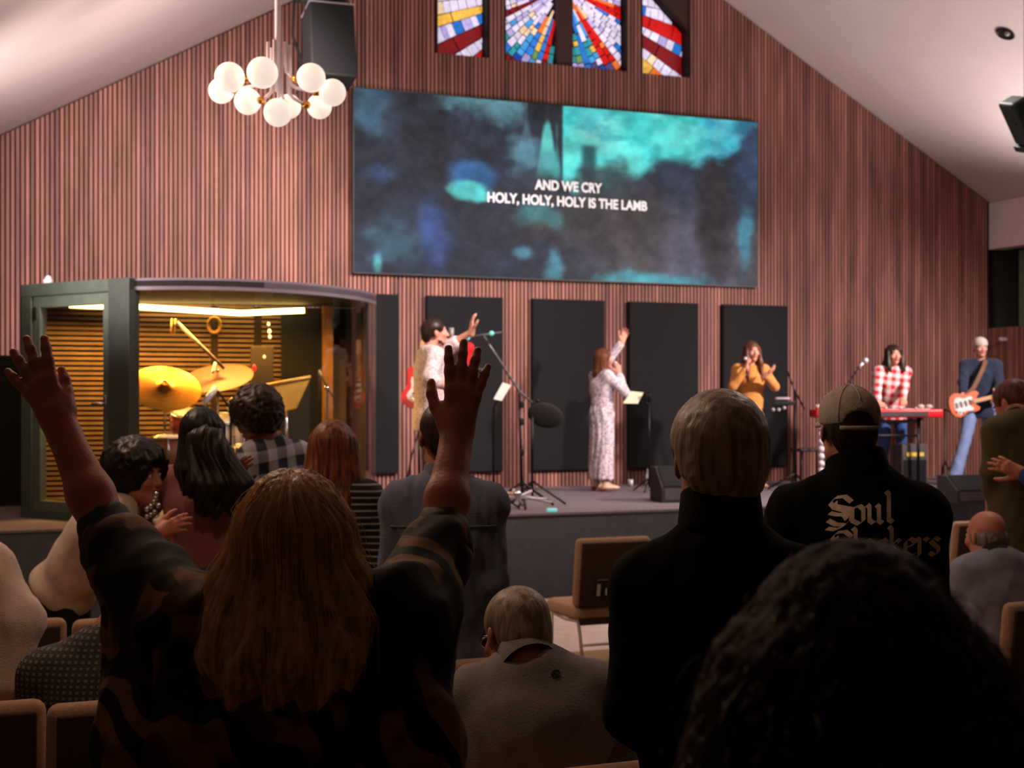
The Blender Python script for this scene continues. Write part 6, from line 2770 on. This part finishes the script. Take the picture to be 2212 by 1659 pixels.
def onto(bvh, px, py, Y, off=.002):
    w_, o_ = Vector(f(px, py, Y)), Vector(f(px, py, Y - 1.2))
    d = (w_ - o_).normalized()
    hit = bvh.ray_cast(o_, d)
    return (hit[0] - d * off) if hit[0] else w_


mb = MB(True)
mb.tube([onto(jv, 1201 + 9.5 * math.cos(t), 1455 + 7.5 * math.sin(t), 3.7) for t in [2 * PI * i / 20 for i in range(20)]], .0014, 5, closed=True)
mb.tube([onto(jv, 1196 + k * 1.6, 1456 - 4 * math.sin(k * 1.1), 3.7) for k in range(7)], .0014, 5)
mb.build('emblem', M('emblem_dark', (34, 32, 34), .8), tp)
# his glasses
Rh = Matrix.Rotation(.35, 3, 'Z') @ Matrix.Rotation(-.35, 3, 'X') @ Matrix.Rotation(.05, 3, 'Y')
mb = MB(True)


def hp(a, b, c):
    return Rh @ (Vector((a, b, c)) * 1.05) + Vector(J['head'])


for s in (-1, 1):
    mb.tube([hp(s * .033 + .02 * math.cos(t), .109, .004 + .016 * math.sin(t)) for t in [2 * PI * i / 16 for i in range(16)]], .0016, 5, closed=True)
    mb.tube([hp(s * .055, .105, .008), hp(s * .082, .03, .008), hp(s * .08, -.02, .0)], .0016, 5)
mb.tube([hp(-.013, .112, .008), hp(.013, .112, .008)], .0016, 5)
mb.build('glasses', chrome, pp)

# smiling woman leaning to hug, white sweater and black trousers
Y0 = 6.85
lc_ = loc_at(150, Y0)
yw = -1.75
f = Fr(lc_, yw)
J = pose(1.68)
J['pelvis'] = f(140, 1262, 6.85)
J['neck'] = f(262, 1085, 6.75)
J['head'] = f(298, 1030, 6.67)
J['shL'], J['shR'] = f(262, 1088, 6.95), f(252, 1108, 6.56)
J['elR'], J['wrR'] = ik(J['shR'], f(340, 1152, 6.35), .27, .25, f.d((-.3, -.3, -1)))
J['elL'], J['wrL'] = ik(J['shL'], f(400, 1080, 7.1), .27, .25, f.d((0, .3, -1)))
for s, dx in (('L', .09), ('R', -.09)):
    J['hip' + s] = J['pelvis'] + f.d((0, dx, -.02))
    J['kn' + s] = np.array((f.d((0, dx, 0))[0], .0, .48))
    J['kn' + s] += f.d((0, dx, 0)) * np.array((0, 1, 0))
    J['an' + s] = J['kn' + s] * np.array((1, 1, 0)) + np.array((0, -.02, .08))
white_sw = M('cream_sweater', (206, 186, 168), .95, var=.1, scale=16, bump=.35, bscale=220, sheen=.2)
pwm = person('smiling woman with curly dark hair in a cream sweater, leaning to hug someone', lc_, yw, J, (190, 118, 98), head=(-.02, 0, -.2), hs=1.12, female=True,
             hair=dict(kind='curly', mat=h_black, vol=.026, disp=noise_disp(.011, 36, 1, 2, .8)), top=dict(mat=white_sw, name='sweater', sleeve=.9, hem=-.06, add=.03, gx=1.1, gy=1.15, sr=(.07, .064, .046), disp=folds(.010, .6, 31)),
             bottom=dict(mat=black_tr, w=1.12), shoes=dict(mat=black_shoe), hands=dict(R=dict(dir=f.d((1, -.1, .45)), back=f.d((-.2, -1, .2)), curl=.35, spread=.12, thumb=-1, bare=True, fv=.006)))
mb = MB(True)
for k, (px_, py_) in enumerate(((318, 1100), (326, 1094), (333, 1084), (336, 1076), (338, 1068), (334, 1106), (326, 1112), (318, 1116), (342, 1092))):
    mb.sphere(f(px_, py_, 6.5), .014, 8, 6)
mb.tube([f(312, 1098, 6.52), f(330, 1090, 6.5), f(339, 1068, 6.51)], .006, 6)
nk = mb.build('necklace', chrome, pwm)

# woman in mauve, dark hair
Y0 = 6.9
yw = -.25
lc_ = loc_at(438, Y0)
f = Fr(lc_, yw)
J = pose(1.79, head=(-.01, .02, 1.685))
J['elL'], J['wrL'] = ik(J['shL'], f(362, 1200, 7.05), .27, .25, f.d((-1, -.2, -.3)))
J['elR'], J['wrR'] = ik(J['shR'], f(540, 1150, 7.2), .27, .25, f.d((1, -.3, -.5)))
mauve = M('mauve_top', (140, 84, 80), .9, var=.14, scale=14, bump=.3, bscale=200)
pm = person('woman with long black hair in a mauve top, back turned, beside the smiling woman', lc_, yw, J, (176, 112, 88), head=(0, 0, 0), hs=1.1, female=True,
            hair=dict(kind='long', mat=h_black, L=.30, W=.11, disp=strand_disp(.004, 20)), top=dict(mat=mauve, sleeve=.9, hem=-.1, bust=.04, add=.02, gx=1.05, sr=(.068, .06, .044), disp=folds(.009, .7, 41)),
            bottom=dict(mat=M('teal_grey_skirt', (62, 74, 74), .9, var=.15), kind='dress', hem=.45, w=.10), shoes=dict(mat=black_shoe))
S = Sdf()
for q in (-1, -.4, .3, 1):
    S.cone(f(445 + q * 18, 950, 6.74), f(478 + q * 52, 1050, 6.68), .05, .05, .05)
    S.cone(f(478 + q * 52, 1050, 6.68), f(486 + q * 48, 1112, 6.68), .05, .022, .04)
soft_obj('hair', S.mesh(.008, strand_disp(.012, 16, 1.0, axis=tuple(J['head'][:2] + np.array((.03, .03))))), h_black, pm)

# curly haired man in plaid
Y0 = 7.5
yw = .75
lc_ = loc_at(590, Y0)
f = Fr(lc_, yw)
J = pose(1.80)
J['neck'] = f(585, 965, 7.42)
J['head'] = f(553, 905, 7.38)
J['shL'], J['shR'] = f(548, 985, 7.30), f(645, 985, 7.6)
J['elL'], J['wrL'] = ik(J['shL'], f(520, 1030, 7.0), .28, .26, f.d((-.3, -.3, -1)))
J['elR'] = f(668, 1090, 7.65)
bplaid = pattern_mat('blue_plaid_shirt', 'plaid', [(188, 184, 196), (26, 32, 50)], scale=1.0)
person('man with curly brown hair in a blue and white plaid shirt, head bowed', lc_, yw, J, (130, 80, 58), head=(-.35, .0, .25), hs=1.06,
       hair=dict(kind='curly', mat=h_dark, vol=.020, disp=noise_disp(.013, 38, 4, 2)), top=dict(mat=bplaid, sleeve=.9, hem=-.15, add=.024, gx=1.05, sr=(.072, .062, .046), collar=(.03, .066)),
       bottom=dict(mat=denim_d), shoes=dict(mat=black_shoe))

# woman with straight brown hair
Y0 = 6.5
lc_ = loc_at(718, Y0)
f = Fr(lc_, 0)
J = pose(1.745)
h_str = hair_mat('hair_chestnut', (66, 34, 20), (150, 92, 52))
stripe = pattern_mat('black_striped_top', 'stripe', [(15, 15, 17), (150, 148, 150)], scale=1.3)
person('woman with long straight chestnut hair in a black striped top, back turned', lc_, -.1, J, (186, 120, 94), female=True, hs=1.08,
       hair=dict(kind='long', mat=h_str, L=.42, W=.15, vol=.004, disp=strand_disp(.003, 26)), top=dict(mat=stripe, sleeve=.9, hem=-.15, bust=.04, gx=.95, add=.014),
       bottom=dict(mat=denim_d), shoes=dict(mat=black_shoe))

# left edge: cream sleeve
Y0 = 5.0
yw = TH
lc_ = loc_at(-95, Y0)
f = Fr(lc_, yw)
J = pose(1.70, pelvis=(0, 0, .90))
J['shR'] = f(-20, 1228, 4.98)
J['neck'] = f(-95, 1180, 5.0)
J['head'] = f(-92, 1080, 5.04)
J['shL'] = f(-175, 1228, 5.02)
J['elR'] = f(38, 1345, 4.92)
J['wrR'] = f(12, 1500, 4.86)
J['elL'] = f(-250, 1380, 5.0)
J['wrL'] = f(-200, 1500, 5.2)
cream2 = M('ivory_sweater', (214, 194, 178), .95, var=.1, scale=14, bump=.4, bscale=200, sheen=.2)
person('person in an ivory sweater cut by the left edge, arm hanging', lc_, yw, J, (190, 124, 98), female=True,
       hair=dict(kind='long', mat=h_dark, L=.25, W=.1), top=dict(mat=cream2, name='sweater', sleeve=.92, hem=-.1, add=.035, sr=(.085, .09, .062), disp=folds(.010, .7, 51)),
       bottom=dict(mat=black_tr), shoes=dict(mat=black_shoe), hands=dict(R=dict(dir=f.d((-.1, 0, -1)), curl=.5)))

# seated person in the waffle shirt
Y0 = 4.52
yw = -.1
lc_ = loc_at(215, Y0)
f = Fr(lc_, yw)
J = seated(1.72, lean=.20)
J['neck'] = f(222, 1385, 4.60)
J['head'] = f(292, 1300, 4.72)
J['shL'], J['shR'] = f(100, 1462, 4.55), f(345, 1462, 4.6)
J['elL'] = f(58, 1610, 4.62)
waf = pattern_mat('waffle_shirt', 'waffle', [(44, 42, 42), (104, 98, 92)], scale=1.6)
person('seated person in a dark grey waffle knit shirt bending forward, head hidden', lc_, yw, J, (170, 110, 84), head=(-.6, 0, -.5),
       hair=dict(kind='short', mat=h_dark), top=dict(mat=waf, sleeve=.45, hem=-.05, add=.035, gx=1.1, gy=1.1, sr=(.085, .08, .05), disp=folds(.006, .6, 61)),
       bottom=dict(mat=denim_d), shoes=dict(mat=black_shoe))

# man in olive, right edge
Y0 = 7.6
yw = .15
lc_ = loc_at(2205, Y0)
f = Fr(lc_, yw)
J = pose(1.86)
J['neck'] = f(2196, 905, 7.6)
J['head'] = f(2188, 872, 7.74)
J['shL'], J['shR'] = f(2152, 932, 7.58), f(2262, 932, 7.62)
J['elL'] = f(2142, 1020, 7.55)
J['wrL'] = f(2140, 1072, 7.62)
olive = M('olive_sweater', (92, 84, 48), .95, var=.14, scale=16, bump=.35, bscale=200, sheen=.15)
person('man in an olive sweater with bowed head at the right edge, before the stage', lc_, yw, J, (206, 132, 104), head=(-.55, 0, .45), hs=1.06,
       hair=dict(kind='short', mat=h_brown), top=dict(mat=olive, name='sweater', sleeve=.93, hem=-.16, add=.024, sr=(.066, .056, .042), collar=(.012, .066)),
       bottom=dict(mat=M('grey_olive_trousers', (96, 90, 78), .9, var=.15), w=1.1), shoes=dict(mat=black_shoe), hands=dict(L=dict(dir=f.d((0, .1, -1)), curl=.7, bare=True)))
# the person whose hand rests on his back
Y0 = 7.2
yw = .6
lc_ = loc_at(2330, Y0)
f = Fr(lc_, yw)
J = pose(1.72)
J['wrL'] = f(2206, 1022, 7.28)
J['elL'] = f(2262, 1058, 7.15)
person('person in a blue sleeve at the right edge touching the man in olive', lc_, yw, J, (222, 150, 120),
       hair=dict(kind='short', mat=h_dark), top=dict(mat=M('royal_blue_top', (36, 66, 126), .9, var=.1), sleeve=.9, hem=-.15, add=.02),
       bottom=dict(mat=denim_d), shoes=dict(mat=black_shoe), hands=dict(L=dict(dir=f.d((-1, .05, .45)), back=f.d((-.1, -1, .2)), curl=.25, spread=.2, thumb=-1, bare=True, fv=.006)))

# bald man seated at right
Y0 = 6.72
yw = .1
lc_ = loc_at(2170, Y0)
f = Fr(lc_, yw)
J = seated(1.78, lean=.10)
J['neck'] = f(2150, 1205, 6.76)
J['head'] = f(2130, 1158, 6.86)
J['shL'], J['shR'] = f(2088, 1240, 6.74), f(2250, 1240, 6.8)
bluegr = M('blue_grey_jacket', (140, 142, 162), .85, var=.16, scale=14, bump=.3, bscale=180)
person('balding man seated at the right edge in a blue grey jacket with dark collar', lc_, yw, J, (200, 130, 108), head=(-.12, 0, .3), hs=1.05,
       hair=dict(kind='bald', mat=h_salt), top=dict(mat=bluegr, name='jacket', sleeve=.95, hem=-.06, add=.03, gx=1.05, sr=(.074, .066, .05), collar=(.02, .074), collar_mat=black_tr, disp=folds(.010, .7, 71)),
       bottom=dict(mat=denim_d), shoes=dict(mat=black_shoe))
for o in COL.objects:
    if '_top' in o.keys():
        del o['_top']
